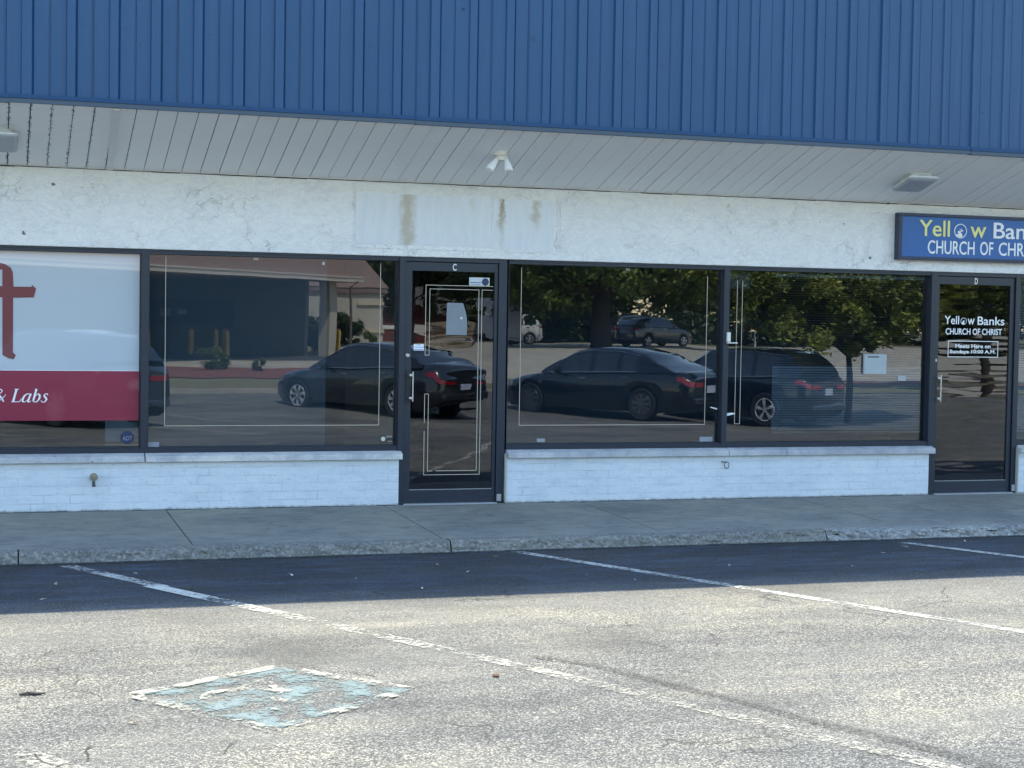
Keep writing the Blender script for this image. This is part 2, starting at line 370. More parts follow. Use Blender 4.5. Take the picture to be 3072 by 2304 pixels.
# ------------------------------------------------------------------ ground
LOT = -.116
def sstep(a, b, x): t = max(0, min(1, (x-a)/(b-a))); return t*t*(3-2*t)
ZY = [(0, LOT), (-8, LOT), (-10.5, -.20), (-13.5, -.40), (-18, -.42), (-21, -.30), (-24.5, -.22), (-30, -.13), (-38, -.05), (-45, .15), (-60, .24), (-220, .32)]
def Zg(x, y):
    z = ZY[-1][1]
    for (a, za), (b, zb) in zip(ZY, ZY[1:]):
        if b <= y <= a: z = za+(zb-za)*(a-y)/(a-b); break
    if y > 0: z = LOT
    return z-.16*sstep(13.2, 15.2, x)*sstep(-10, -14, y)*sstep(-24, -20, y)
def sheet(name, poly, mat, dz, step=.5, kind='structure'):
    # poly: convex outline; clipped grid following the ground
    xs = [p[0] for p in poly]; ys = [p[1] for p in poly]
    bm = bmesh.new(); nx = max(1, int((max(xs)-min(xs))/step)); ny = max(1, int((max(ys)-min(ys))/step))
    f = bm.faces.new([bm.verts.new((x, y, 0)) for x, y in poly])
    for (a, _) in ZY:
        if min(ys) < a < max(ys): bmesh.ops.bisect_plane(bm, geom=list(bm.verts)+list(bm.edges)+list(bm.faces), plane_co=(0, a, 0), plane_no=(0, 1, 0))
    for i in range(1, nx): bmesh.ops.bisect_plane(bm, geom=list(bm.verts)+list(bm.edges)+list(bm.faces), plane_co=(min(xs)+i*step, 0, 0), plane_no=(1, 0, 0))
    for i in range(1, ny): bmesh.ops.bisect_plane(bm, geom=list(bm.verts)+list(bm.edges)+list(bm.faces), plane_co=(0, min(ys)+i*step, 0), plane_no=(0, 1, 0))
    for v in bm.verts: v.co.z = Zg(v.co.x, v.co.y)+dz
    me = bpy.data.meshes.new(name); bmesh.ops.recalc_face_normals(bm, faces=bm.faces); bm.to_mesh(me); bm.free(); me.materials.append(mat)
    if me.polygons[0].normal.z < 0: me.flip_normals()
    o = bpy.data.objects.new(name, me); COL.objects.link(o)
    if kind: o['kind'] = kind
    return o
gv, gf = [], []
GX = [-120, -60, -30, -15, -6, 0, 4, 8, 11, 12.5, 13.2, 13.7, 14.2, 14.7, 15.2, 18, 25, 40, 70, 160]
GY = sorted(set([-240, -160, -100, -80, -52, -41, -34, -27, -22, -19.5, -20, -16, -14.8, -12, -10, -9.2, -4, -2.0172]+[a for a, _ in ZY if a < -2]), reverse=True)
g = MB()
g.add([(x, y, Zg(x, y)) for y in GY for x in GX], [(j*len(GX)+i, j*len(GX)+i+1, (j+1)*len(GX)+i+1, (j+1)*len(GX)+i) for j in range(len(GY)-1) for i in range(len(GX)-1)])
lot = struct(g.build("parking_lot", asphalt))
if lot.data.polygons[0].normal.z < 0: lot.data.flip_normals()
back_ground = MB().box(-120, 160, 13, 60, -.3, -.02).build("back_ground", asphalt); struct(back_ground)

grassm = NT("dry_grass"); v_ = grassm.coord(); n_ = grassm.noise(v_, 1.1, 5, .7); n3_ = grassm.noise(v_, 22, 3)
grassm = grassm.end(P(grassm, col=grassm.mix(grassm.math('MULTIPLY_ADD', n_, .7, grassm.math('MULTIPLY', n3_, .3)), c4(.10, .115, .05), c4(.24, .21, .12)), rough=.9, norm=grassm.bump(n3_, .8, .03)))
mulchm = NT("red_mulch"); v_ = mulchm.coord(); n_ = mulchm.noise(v_, 14, 4, .7)
mulchm = mulchm.end(P(mulchm, col=mulchm.mix(n_, c4(.10, .035, .03), c4(.30, .12, .10)), rough=.95, norm=mulchm.bump(n_, .9, .03)))
paving = concrete_mat("pale_concrete", (.42, .38, .32))
darkdrive = simple("dark_drive", (.05, .052, .055), .85)
sheet("lawn", [(-14, -24.5), (13.5, -24.5), (13.5, -30.4), (-14, -30.4)], grassm, .03, 3)
sheet("mulch_bed", [(-14, -30.4), (13.5, -30.4), (12.5, -37), (-14, -37)], mulchm, .05, 3)
sheet("path", [(-14, -37), (13.5, -37), (13.5, -41.5), (-14, -41.5)], paving, .03, 3)
sheet("drive_lane", [(-14, -41.5), (16, -41.5), (16, -49), (-14, -49)], darkdrive, .008, 4)
sheet("lawn", [(19, -25), (60, -22), (60, -26), (19, -28.5)], grassm, .02, 4)
sheet("mulch_bed", [(19, -28.5), (60, -26), (60, -27.5), (19, -30.5)], mulchm, .03, 4)
sheet("road", [(13.6, -31), (90, -31), (90, -75), (13.6, -75)], paving, .006, 8)
sheet("lawn", [(-40, -75), (120, -75), (120, -160), (-40, -160)], grassm, .02, 20)
MB().box(-14, 13.6, -24.6, -24.4, -.3, -.11).build("kerb", paving)['kind'] = 'structure'

# sidewalk and rough kerb
def walkz(y): return .015*y
def rough_strip(name, x0, x1, mat, jag):
    m = MB(); nx = int((x1-x0)/.035); prof = [(-1.90, 0), (-1.95, .002), (-1.985, .004), (-2.004, .012), (-2.012, .03), (-2.018, .055), (-2.03, .085), (-2.04, .12)]
    vs = []
    for i in range(nx+1):
        x = x0+(x1-x0)*i/nx
        for j, (y, d) in enumerate(prof):
            k = jag*(0 if j < 2 else 1)
            n1 = mnoise.noise(Vector((x*9, y*30, j*.9)))+.6*mnoise.noise(Vector((x*31, j*2.1, 3)))
            n2 = mnoise.noise(Vector((x*2.1, 7, 1)))
            vs.append((x, y+k*.014*n1+k*.010*n2*(j > 2), walkz(y)-d*(LOT-walkz(-2.02)-.02)/(-.12)+k*.006*n1*(2 < j < 7)))
    w = len(prof)
    m.add(vs, [(i*w+j, (i+1)*w+j, (i+1)*w+j+1, i*w+j+1) for i in range(nx) for j in range(w-1)])
    return m
seams = [-8, -6.1, -4.25, -2.4, -.48, 1.385, 3.25, 5.06, 7.2, 9.1, 11, 12.8, 14]
struct(MB().box(-40, 60, -2.0, 0.3, -.35, -.062).build("sidewalk_base", dark))
for i, (a, b) in enumerate(zip(seams, seams[1:])):
    m = MB(); a_, b_ = a+.005, b-.005
    m.add([(a_, .3, 0), (b_, .3, 0), (b_, 0, 0), (a_, 0, 0), (b_, -1.9, walkz(-1.9)), (a_, -1.9, walkz(-1.9)), (a_, -1.9, -.06), (b_, -1.9, -.06), (b_, .3, -.06), (a_, .3, -.06)],
          [(0, 1, 2, 3), (3, 2, 4, 5), (3, 5, 6, 9, 0), (2, 1, 8, 7, 4)])
    struct(m.build("sidewalk", walk))
for a, b in zip([-8, -5.9, -2.9, .18, 3.285, 6.45, 9.6, 12.6], [-5.9, -2.9, .18, 3.285, 6.45, 9.6, 12.6, 14]):
    struct(rough_strip("kerb", a+.005, b-.005, 0, 1.0 if a < 6 else 2.0).build("kerb", kerbm if a < 6 else kerbl, smooth=False))
dirt = stain_mat("grime_line", (.05, .05, .04), .12, 14)
struct(MB().add([(-3, -2.03, LOT+.004), (12, -2.03, LOT+.004), (12, -2.13, LOT+.004), (-3, -2.13, LOT+.004)], [(0, 1, 2, 3)]).build("gutter_grime", dirt))

# stall lines near the shop: worn white paint
def line_poly(a, b, w):
    a, b = Vector((*a, 0)), Vector((*b, 0)); t = (b-a).normalized(); n = Vector((-t.y, t.x, 0))*w/2
    # ends cut parallel to the kerb
    k = n.y/t.y if abs(t.y) > 1e-4 else 0
    e = n-t*k
    return [(a+e)[:2], (a-e)[:2], (b-e)[:2], (b+e)[:2]]
wl = paint_line_mat("worn_white_line", (.60, .585, .51), -.085, 26, (-4.2, -3.6, -.14)); wl2 = paint_line_mat("white_line", (.50, .495, .455), -.01)
sheet("stall_line", line_poly((.50, -2.16), (1.045, -3.17), .105), wl2, .004); sheet("stall_line", line_poly((.985, -3.13), (2.55, -5.95), .115), wl, .005)
sheet("stall_line", line_poly((2.58, -6.0), (4.0, -8.9), .10), paint_line_mat("ghost_line", (.46, .44, .37), -.075), .004)
sheet("stall_line", line_poly((3.765, -2.12), (6.9, -8.1), .095), wl2, .004)
sheet("stall_line", line_poly((7.02, -2.25), (10.2, -8.3), .095), wl2, .004)
sheet("stall_line", line_poly((-2.78, -2.16), (.75, -8.1), .13), paint_line_mat("thick_worn_line", (.50, .475, .40), -.11), .004)
tar = stain_mat("sealed_crack_b", (.06, .058, .056), .10, 45)
pts = [(2.70, -5.75), (2.95, -6.1), (3.12, -6.5), (3.36, -7.05), (3.44, -7.3), (3.60, -7.62), (3.74, -7.95), (3.84, -8.25)]
m = MB(); vs = []
for i, (x, y) in enumerate(smooth_path([(a, b, 0) for a, b in pts], 5)) if False else enumerate([(p.x, p.y) for p in smooth_path([(a, b, 0) for a, b in pts], 5)]):
    w = .035+.018*mnoise.noise(Vector((i*.5, 0, 0)))+(.012 if i > 20 else 0)
    vs += [(x-w, y-w*.4, Zg(x, y)+.0075), (x+w, y+w*.4, Zg(x, y)+.0075)]
m.add(vs, [(2*i, 2*i+1, 2*i+3, 2*i+2) for i in range(len(vs)//2-1)]); struct(m.build("tar_seam", tar))
# faded accessible-parking emblem
qa, qb, qc, qd = (1.36, -5.70), (1.885, -6.33), (1.14, -6.92), (.61, -6.14)
sheet("accessible_bay_emblem", [qa, qb, qc, qd], paint_line_mat("faded_blue_paint", (.125, .180, .188), -.05, 40, None, 6.5, .95), .004)
def qpt(u, w):   # u along qa->qb, w along qa->qd
    return tuple((1-u)*(1-w)*a+u*(1-w)*b+u*w*c+(1-u)*w*d for a, b, c, d in zip(qa, qb, qc, qd))
wf = paint_line_mat("faded_white_border", (.42, .405, .34), -.09, 34, None, 7., .75)
def strip(pts, w, mat, dz, name):
    m = MB(); vs = []
    P_ = smooth_path([(*p, 0) for p in pts], 5) if len(pts) > 2 else [Vector((*p, 0)) for p in pts]
    for i, p in enumerate(P_):
        t = (P_[min(i+1, len(P_)-1)]-P_[max(0, i-1)]).normalized(); n = Vector((-t.y, t.x, 0))*w/2
        for q in (p+n, p-n): vs.append((q.x, q.y, Zg(q.x, q.y)+dz))
    m.add(vs, [(2*i, 2*i+1, 2*i+3, 2*i+2) for i in range(len(P_)-1)]); return struct(m.build(name, mat))
for a, b in ((qa, qb), (qb, qc), (qc, qd), (qd, qa)): strip([a, b], .075, wf, .008, "emblem_border")
strip([qpt(.52, .40), qpt(.30, .55), qpt(.26, .72), qpt(.42, .86), qpt(.64, .84), qpt(.78, .66)], .05, wf, .0085, "emblem_symbol")
strip([qpt(.22, .30), qpt(.45, .42), qpt(.60, .58), qpt(.80, .52)], .05, wf, .009, "emblem_symbol")
strip([qpt(.18, .18), qpt(.30, .55)], .045, wf, .0095, "emblem_symbol")

crkm = stain_mat("open_crack", (.012, .011, .011), .22, 40)
for pts_ in ([(.68, -5.55), (.80, -5.54), (.96, -5.56), (1.16, -5.57)], [(.36, -7.21), (.37, -7.11), (.36, -7.05), (.41, -6.98)], [(.89, -7.22), (.93, -7.11), (.97, -7.04)], [(.17, -7.06), (.19, -7.17), (.24, -7.25), (.34, -7.19)], [(.26, -5.14), (.28, -5.09), (.30, -5.03)], [(3.36, -5.49), (3.42, -5.57), (3.47, -5.71)]):
    jit = [(a+random.uniform(-.006, .006), b+random.uniform(-.006, .006)) for a, b in pts_]
    strip(jit, random.uniform(.006, .010), crkm, .0065, "asphalt_crack")
# leaves and scraps on the ground
leafd = simple("dead_leaf", (.42, .33, .22), .8); leafr = simple("brown_leaf", (.16, .09, .05), .8); leafp = simple("pale_leaf", (.60, .55, .45), .8)
def leaf_mesh(name, mat, s):
    m = MB(); n = 7; vs = [(0, 0, .012*s)]
    out = []
    for k in range(n*2):
        a = math.pi*2*k/(n*2); r = s*(.55 if k % 2 else 1)*(.7+.5*abs(math.cos(a))); out.append((r*math.cos(a), r*.6*math.sin(a), .3*s*abs(math.sin(a*1.5))+.004))
    m.add([(0, 0, .004)]+out, [(0, 1+k, 1+(k+1) % len(out)) for k in range(len(out))])
    m.tube([(s*.9, 0, .006), (s*1.6, s*.2, .01)], s*.05, 5)
    return m.build(name, mat)
protos = [leaf_mesh("fallen_leaf", leafd, .018), leaf_mesh("fallen_leaf", leafr, .016), leaf_mesh("fallen_leaf", leafp, .015)]
lab = ["small dry tan leaf lying on the shaded asphalt by the kerb", "small curled brown leaf lying in the gutter along the kerb", "tiny pale scrap of leaf lying on the shaded asphalt"]
used = [False]*3
LP = [(.35, -2.95, 0), (.30, -3.5, 0), (1.9, -2.9, 2), (2.3, -3.1, 2), (2.15, -2.6, 1), (2.75, -2.12, 1), (3.2, -2.1, 1), (2.0, -2.12, 1), (3.05, -2.65, 0), (3.15, -3.0, 2), (4.1, -2.75, 0), (3.9, -3.3, 2), (4.6, -2.1, 1), (4.9, -2.12, 1), (5.3, -2.1, 0),
      (5.55, -2.45, 1), (5.1, -3.1, 2), (6.1, -2.1, 1), (6.0, -3.3, 2), (6.9, -2.5, 0), (7.2, -2.15, 1), (7.6, -2.3, 0), (4.2, -3.55, 2), (2.6, -3.6, 2), (.9, -2.6, 2), (8.0, -2.5, 0), (6.5, -2.75, 2), (1.2, -3.3, 1), (8.4, -2.2, 1), (3.5, -2.35, 0)]
for x, y, k in LP:
    o = protos[k] if not used[k] else protos[k].copy()
    if used[k]: COL.objects.link(o)
    used[k] = True; o.location = (x+random.uniform(-.05, .05), y, Zg(x, y)+.001); o.rotation_euler = (random.uniform(-.2, .2), random.uniform(-.2, .2), random.uniform(0, 6)); s_ = random.uniform(.7, 1.35); o.scale = (s_, s_, s_)
    tag(o, lab[k], "leaf", ["tan leaves on the shaded asphalt", "brown leaves in the gutter", "pale scraps on the shaded asphalt"][k])
tw = MB().tube([(-.07, 0, .012), (-.02, .01, .018), (.03, -.006, .012), (.075, .004, .014)], [.008, .013, .012, .006], 6).tube([(-.02, .01, .015), (.01, .035, .012)], .005, 5).build("twig", simple("dark_twig", (.05, .04, .035), .9))
tw.scale = (.8, .8, .55); tw.location = (.18, -6.02, LOT); tag(tw, "dark broken twig on the sunlit asphalt left of the blue emblem", "twig")
cl = MB().lathe([(.004, 0), (.022, .003), (.026, .014), (.015, .026), (.003, .03)], (0, 0, 0), n=7).build("dirt_clod", leafr)
cl.scale = (.75, .75, .6); cl.location = (2.36, -6.15, LOT); tag(cl, "small dark clod on the sunlit asphalt right of the blue emblem", "clod")
lf = leaf_mesh("fallen_leaf", leafd, .022); lf.location = (.58, -6.66, LOT+.002); tag(lf, "single tan leaf on the sunlit asphalt below the blue emblem", "leaf")

# ------------------------------------------------------------------ the shop building
B = thing("shop_building", "low white shop building with blue ribbed metal mansard and dark framed windows", "building")
XL, XR = -6.0, 14.0
w = MB()
w.box(XL, XR, 0, .25, 2.172, 2.835)
w.prism([(0.0, 2.172), (.002, 2.166), (.012, 2.163), (.25, 2.163), (.25, 2.172)], XL, XR, axis='x')
w.build("stucco_wall", stucco, B)
MB().box(2.965, 4.183, -.003, .001, 2.262, 2.700).build("sign_patch", patchm, B); MB().box(4.193, 4.762, -.004, .001, 2.245, 2.694).build("sign_patch", patchm, B)
fm = MB()
for x in (2.945, 4.79, 4.825): fm.box(x, x+.008, -.006, .001, 2.24, 2.72)
fm.box(4.183, 4.193, -.007, .001, 2.245, 2.70); fm.box(2.96, 4.78, -.006, .001, 2.228, 2.238); fm.build("sign_patch_ridge", stucco, B)
# soffit boards, slope 0.2973
SL = .2973
sm_ = MB(); x = .113-.153*40
while x < XR:
    if not (.845 < x+.153 and x < .935 and False):
        d = random.uniform(-.004, .004); g2 = random.choice((.002, .0032, .0042))
        z0 = 2.809+d; z1 = 2.809+SL*1.187+d
        sm_.add([(x+g2, .02, z0-.006), (x+.153-g2, .02, z0-.006), (x+.153-g2, -1.187, z1), (x+g2, -1.187, z1), (x+g2, .02, z0+.012), (x+.153-g2, .02, z0+.012), (x+.153-g2, -1.187, z1+.014), (x+g2, -1.187, z1+.014)],
                [(0, 1, 2, 3), (4, 7, 6, 5), (0, 3, 7, 4), (1, 5, 6, 2), (3, 2, 6, 7), (0, 4, 5, 1)])
    x += .153
sm_.build("soffit", soff, B)
MB().add([(XL, .02, 2.84), (XR, .02, 2.84), (XR, -1.17, 2.84+SL*1.187), (XL, -1.17, 2.84+SL*1.187)], [(0, 1, 2, 3)]).build("soffit_backing", dark, B)
MB().add([(.885, -.001, 2.796), (.935, -.001, 2.796), (.905, -1.187, 3.146), (.855, -1.187, 3.146), (.885, -.001, 2.808), (.935, -.001, 2.808), (.905, -1.187, 3.158), (.855, -1.187, 3.158)],
         [(0, 1, 2, 3), (4, 7, 6, 5), (0, 3, 7, 4), (1, 5, 6, 2), (3, 2, 6, 7), (0, 4, 5, 1)]).build("soffit_batten", simple("batten_paint", (.72, .74, .75), .6), B)
jm = MB(); x = XL
while x < XR:
    w_ = random.uniform(.12, .35); d = random.uniform(.004, .009); jm.box(x, x+w_, -.004-random.uniform(0, .002), .004, 2.8025-d, 2.8028); x += w_+.0006
jm.build("soffit_joint", dark, B)
# mansard: one corrugated sheet
prof = []; per = .309; x = .551-per*22
while x < XR:
    hb_, wl_ = random.uniform(-.005, .005), random.uniform(-.008, .008); mh = random.choice((.004, .008, .002))
    prof += [(x-.046-wl_, 0), (x-.038-wl_, -.020-hb_), (x-.010, -.018-hb_), (x+.028, -.020-hb_), (x+.034, .0), (x+.038, .006), (x+.046, 0), (x+per/2-.006, 0), (x+per/2-.004, -mh), (x+per/2+.001, -mh), (x+per/2+.002, .008), (x+per/2+.005, .008), (x+per/2+.006, random.uniform(-.002, .003)), (x+per-.07, 0)]
    x += per
TOPZ = 4.72
mm = MB(); yb = -1.190; n = len(prof)
mm.add([(px, yb+py, 3.205) for px, py in prof]+[(px, yb+py, TOPZ) for px, py in prof], [(i, i+1, n+i+1, n+i) for i in range(n-1)])
x = .551-per*22+.085
while x < XR:
    sr = random.uniform(.0035, .006); mm.add([(x+sr*math.cos(a_), yb-.0022, 3.75+sr*math.sin(a_)) for a_ in [k*math.pi/4 for k in range(8)]], [tuple(range(8))], 1); x += per
mm.add([(3.555+.012*math.cos(a_), yb-.0025, 4.09+.012*math.sin(a_)) for a_ in [k*math.pi/6 for k in range(12)]], [tuple(range(12))], 1)
mm.build("mansard_cladding", [bluem, simple("screw_dark", (.008, .022, .06), .6)], B, recalc=False)
MB().box(XL, XR, -1.18, 2.5, 3.36, TOPZ-.01).box(XL, XR, -1.15, -1.10, 3.18, 3.4).build("mansard_core", dark, B)
MB().box(XL, XR, -1.245, -1.14, TOPZ, TOPZ+.06).build("coping", trimb, B)
tr_ = MB(); segs = [XL, -2.9, .12, 3.17, 6.22, 8.22, 11.3, XR]
for i, (a, b) in enumerate(zip(segs, segs[1:])):
    d = .004*(i % 2); tr_.box(a, b-.001, -1.232-d, -1.19, 3.192-d*.8, 3.222)
tr_.build("mansard_trim", trimb, B)
tr_ = MB()
for i, (a, b) in enumerate(zip(segs, segs[1:])):
    d = .004*(i % 2); tr_.box(a, b-.001, -1.226-d, -1.178, 3.160-d, 3.190-d*.8)
tr_.build("drip_edge", triml, B)
# roof deck and body behind
MB().box(XL, XR, 2.5, 13, -.1, 4.4).build("building_body", simple("rear_wall", (.45, .44, .42), .8), B)
# brick dwarf walls
def bwall(a, b): MB().box(a, b, 0, .16, -.04, .404).build("brick_wall", brick, B)
bwall(XL, 3.374); bwall(4.357, 8.655); bwall(9.668, XR)
for xa_, xb_ in ((-5, 3.36), (4.37, 8.64)):
    jm = MB(); x = xa_
    while x < xb_:
        w_ = random.uniform(.03, .16); d = random.uniform(.001, .007); jm.box(x, min(x+w_, xb_), -.004-random.uniform(0, .010), .002, -.003, d); x += w_+.0006
    jm.build("wall_joint", simple("joint_dirt", (.06, .065, .055), .95), B)
def sill(a, b):
    m = MB(); m.prism([(-.045, .404), (-.045, .452), (.03, .474), (.16, .476), (.16, .404)], a, b, axis='x'); m.build("sill", sillm, B, bevel=.004)
for a, b in ((-5.9, -2.6), (-2.594, 1.205), (1.214, 3.398), (4.362, 6.505), (6.510, 7.098), (7.103, 8.70), (9.672, 13.5)): sill(a, b)
MB().box(4.344, 4.356, -.012, .05, .01, .44).build("door_jamb_trim", simple("jamb_paint", (.40, .42, .36), .7), B)
MB().box(9.657, 9.667, -.012, .05, 0, .44).build("door_jamb_trim", simple("jamb_paint", (.40, .42, .36), .7), B)

# windows ---------------------------------------------------------------
FY = .03; PY = .100
def window(x0, x1, mat=glass, name="window"):
    # frame x0..x1 outer faces (frame members drawn inside), bottom .474, top 2.163
    m = MB(); z0, z1 = .476, 2.162
    m.box(x0, x1, FY, FY+.10, z0, .512); m.box(x0, x1, FY, FY+.10, 2.126, z1)
    m.box(x0, x1, FY-.006, FY, z1-.016, z1-.002)
    m.box(x0, x1, FY+.012, FY+.05, .512, .522)
    m.box(x0, x0+.004, FY+.002, FY+.09, .512, 2.126); m.box(x1-.004, x1, FY+.002, FY+.09, .512, 2.126)
    f = m.build(name, bronze, B, bevel=.0012)
    MB().box(x0+.001, x1-.001, PY, PY+.006, .508, 2.130).build("pane", mat, f)
    return f
def mullion(x0, x1, zb=.476): MB().box(x0, x1, FY-.004, FY+.11, zb, 2.1625).build("mullion", bronze, B, bevel=.002)
W1 = window(-2.6, 1.178); W2 = window(1.237, 3.362); W3 = window(4.36, 6.455); W4 = window(6.508, 8.650); W5 = window(9.66, 12.4); W0 = window(-5.6, -2.66)
mullion(1.178, 1.237); mullion(6.455, 6.508); mullion(-2.66, -2.6)
# doors
def door(x0, jl, jr, x1, gl, gr, mat, letter):
    fr_ = MB(); fr_.box(x0, jl, FY-.006, FY+.12, -.0, 2.162).box(jr, x1, FY-.006, FY+.12, -.0, 2.162)
    fr_.box(jl, jr, FY-.004, FY+.12, 2.126, 2.161)
    fr_.build("door_frame", bronze, B, bevel=.002)
    MB().box(jl, jr, -.02, .16, -.01, .011).build("threshold", alud, B, bevel=.002)
    d = MB(); y0, y1 = FY+.012, FY+.056; a, b = jl+.004, jr-.004
    d.box(a, gl, y0, y1, .016, 2.121).box(gr, b, y0, y1, .016, 2.121).box(gl, gr, y0, y1, .016, .126).box(gl, gr, y0, y1, 2.045, 2.121)
    d.box(a+.02, b-.02, y0-.003, y0, .010, .045)
    D = d.build("door", bronze, B, bevel=.002)
    MB().box(gl-.004, gr+.004, PY-.045, PY-.039, .126, 2.045).build("pane", mat, D)
    bead = MB()
    bead.box(gl-.001, gr+.001, y0-.001, y0+.012, .126, .131); bead.build("glazing_bead", alud, D)
    # pull handle and lock
    h = MB(); hx = gl-.03
    h.box(hx-.018, hx+.018, y0-.006, y0, .885, 1.175); h.build("handle_plate", blackp, D)
    h = MB(); h.box(hx+.029, hx+.039, y0-.062, y0-.050, .905, 1.165)
    h.box(hx+.005, hx+.034, y0-.055, y0, .925, .945).box(hx+.005, hx+.034, y0-.055, y0, 1.125, 1.145); h.build("handle", alu, D, bevel=.003)
    MB().lathe([(.019, 0), (.019, -.010), (.012, -.016), (.012, -.018)], (hx-.003, y0, 1.306), 'y', 16).build("lock", alu, D, smooth=True)
    if letter: text_obj("unit_letter", letter, (gl+gr)/2-.012, (gl+gr)/2+.022, 2.052, 2.113, y0, alu, D, .003, .02)
    MB().box(jr+.006, jr+.048, FY-.022, FY-.006, .018, .082).build("closer_cap", alud, B, bevel=.004)
    return D
D1 = door(3.366, 3.418, 4.268, 4.343, 3.482, 4.234, glassd, "C")
D2 = door(8.652, 8.718, 9.604, 9.656, 8.752, 9.553, glassw, "D")
# pinstripes on the glass
def lines(name, segs, y, parent, th=.0045, mat=gold):
    m = MB()
    for (x0, z0, x1, z1) in segs:
        if x0 == x1: m.box(x0-th/2, x0+th/2, y-.0015, y, min(z0, z1)-th/2, max(z0, z1)+th/2)
        else: m.box(min(x0, x1)+th/2, max(x0, x1)-th/2, y-.0015, y, z0-th/2, z0+th/2)
    return m.build(name, mat, parent)
lines("pinstripe", [(1.379, .695, 1.379, 2.108), (1.379, .695, 3.213, .695), (3.213, .695, 3.213, 2.10)], PY, W2)
lines("pinstripe", [(4.501, .687, 4.501, 2.097), (4.501, .687, 6.316, .687), (6.316, .687, 6.316, 2.06)], PY, W3)
lines("pinstripe", [(6.622, .692, 6.622, 2.03), (6.675, .692, 6.675, 2.03), (6.622, .692, 6.675, .692)], PY, W4)
PD = PY-.045
lines("pinstripe", [(3.610, 1.309, 3.610, 1.922), (3.610, 1.922, 4.226, 1.922), (3.646, 1.309, 3.646, 1.889), (3.610, 1.309, 3.646, 1.309), (3.646, 1.889, 4.093, 1.889), (4.122, 1.889, 4.226, 1.889),
                    (4.093, .295, 4.093, 1.889), (4.122, .257, 4.122, 1.889), (3.610, .257, 4.122, .257), (3.72, .292, 4.093, .292), (3.646, .292, 3.69, .292), (3.646, .292, 3.646, .968), (3.610, .968, 3.646, .968), (3.612, .72, 3.612, .968), (3.612, .257, 3.612, .64)], PD, D1)

# interior seen dimly through the tinted glass
iw = simple("interior_wall", (.22, .28, .34), .9); il = simple("interior_pale_wall", (.42, .45, .47), .9); ic = simple("interior_carpet", (.06, .065, .07), .95)
MB().box(XL, XR, .26, 2.49, -.05, .0).build("interior_floor", ic, B)
MB().box(XL, XR, .26, 2.49, 2.7, 2.75).build("interior_ceiling", iw, B)
MB().box(XL, XR, 2.42, 2.49, 0, 2.7).build("interior_wall", iw, B)
for a_, b_, c_ in ((3.40, 3.44, .26), (4.34, 4.38, .9), (9.66, 9.70, .26)): MB().box(a_, b_, c_, 2.4, 0, 2.7).build("interior_wall", iw, B)
MB().box(1.24, 2.78, .30, .34, 0, 2.7).build("interior_partition", il, B)

# blinds
def blinds(name, x0, x1, z0, z1, y, label, tilt=.55, lowtilt=1.0):
    t = thing(name, label, "blinds", ((x0+x1)/2, y, z1)); cx = (x0+x1)/2; m = MB(); z = z1-.04; k = 0
    while z > z0+.02:
        tl = tilt if z > 1.24 else lowtilt
        dz = .0125*math.sin(tl)+random.uniform(-.001, .001); dy = .0125*math.cos(tl)
        m.add([(x0-cx, -dy, z-z1-dz), (x1-cx, -dy, z-z1-dz), (x1-cx, dy, z-z1+dz), (x0-cx, dy, z-z1+dz)], [(0, 1, 2, 3)]); z -= .0235
    m.build("slats", simple("blind_slat", (.88, .89, .90), .6), t, recalc=False)
    MB().box(x0-cx, x1-cx, -.02, .02, -.03, 0).build("headrail", white, t); MB().box(x0-cx, x1-cx, -.014, .014, z0-z1, z0-z1+.014).build("bottom_rail", white, t)
    return t
blinds("window_blinds", 7.02, 8.63, .60, 2.11, .135, "horizontal blinds lowered behind the window left of the lettered church door", -.12, .85)
blinds("window_blinds", 9.70, 12.3, .60, 2.11, .165, "horizontal blinds behind the window at the right edge")
blinds("window_blinds", .90, 1.165, .53, 2.0, .16, "narrow white blinds below the red banded poster beside the mullion", 1.1, 1.1)
# ---- poster on the left window
Pm = NT("glossy_poster"); v_ = Pm.coord(); nn = Pm.noise(v_, .8, 3)
Pm = Pm.end(P(Pm, col=Pm.mix(nn, c4(.42, .49, .55), c4(.54, .60, .63)), rough=.35, coat=1., coatr=.012, cior=2.0))
Pr = NT("glossy_red"); Pr = Pr.end(P(Pr, col=c4(.24, .012, .045), rough=.4, coat=.6, coatr=.03, cior=1.5))
Px = NT("glossy_cross_red"); Px = Px.end(P(Px, col=c4(.17, .030, .035), rough=.4, coat=.9, coatr=.02))
po = thing("window_poster", "white window poster with red cross and red band at the left edge", "poster", (0, PY, .74))
def loc(mb, o):  # bring world coords into the empty's frame
    L = o.location; mb.v = [(a-L.x, b-L.y, c-L.z) for a, b, c in mb.v]; return mb
loc(MB().box(-2.58, 1.166, PY-.004, PY-.001, 1.156, 2.123), po).build("white_panel", Pm, po)
loc(MB().box(-2.58, 1.166, PY-.004, PY-.001, .742, 1.152), po).build("red_band", Pr, po)
loc(MB().box(-2.58, 1.166, PY-.0045, PY-.002, 1.152, 1.156), po).build("band_edge", vinyl_w, po)
crs = [(.02, 1.99), (.062, 2.022), (.10, 2.012), (.145, 1.985), (.160, 1.945), (.166, 1.833), (.310, 1.834), (.306, 1.852), (.342, 1.822), (.324, 1.748), (.163, 1.742), (.163, 1.30), (.186, 1.277), (.171, 1.243), (.130, 1.250), (.082, 1.278), (.080, 1.743), (-.08, 1.748), (-.11, 1.76), (-.13, 1.82), (-.10, 1.836), (.079, 1.835), (.079, 1.97), (.05, 1.965)]
loc(MB().prism(crs, PY-.008, PY-.0042), po).build("cross", Px, po)
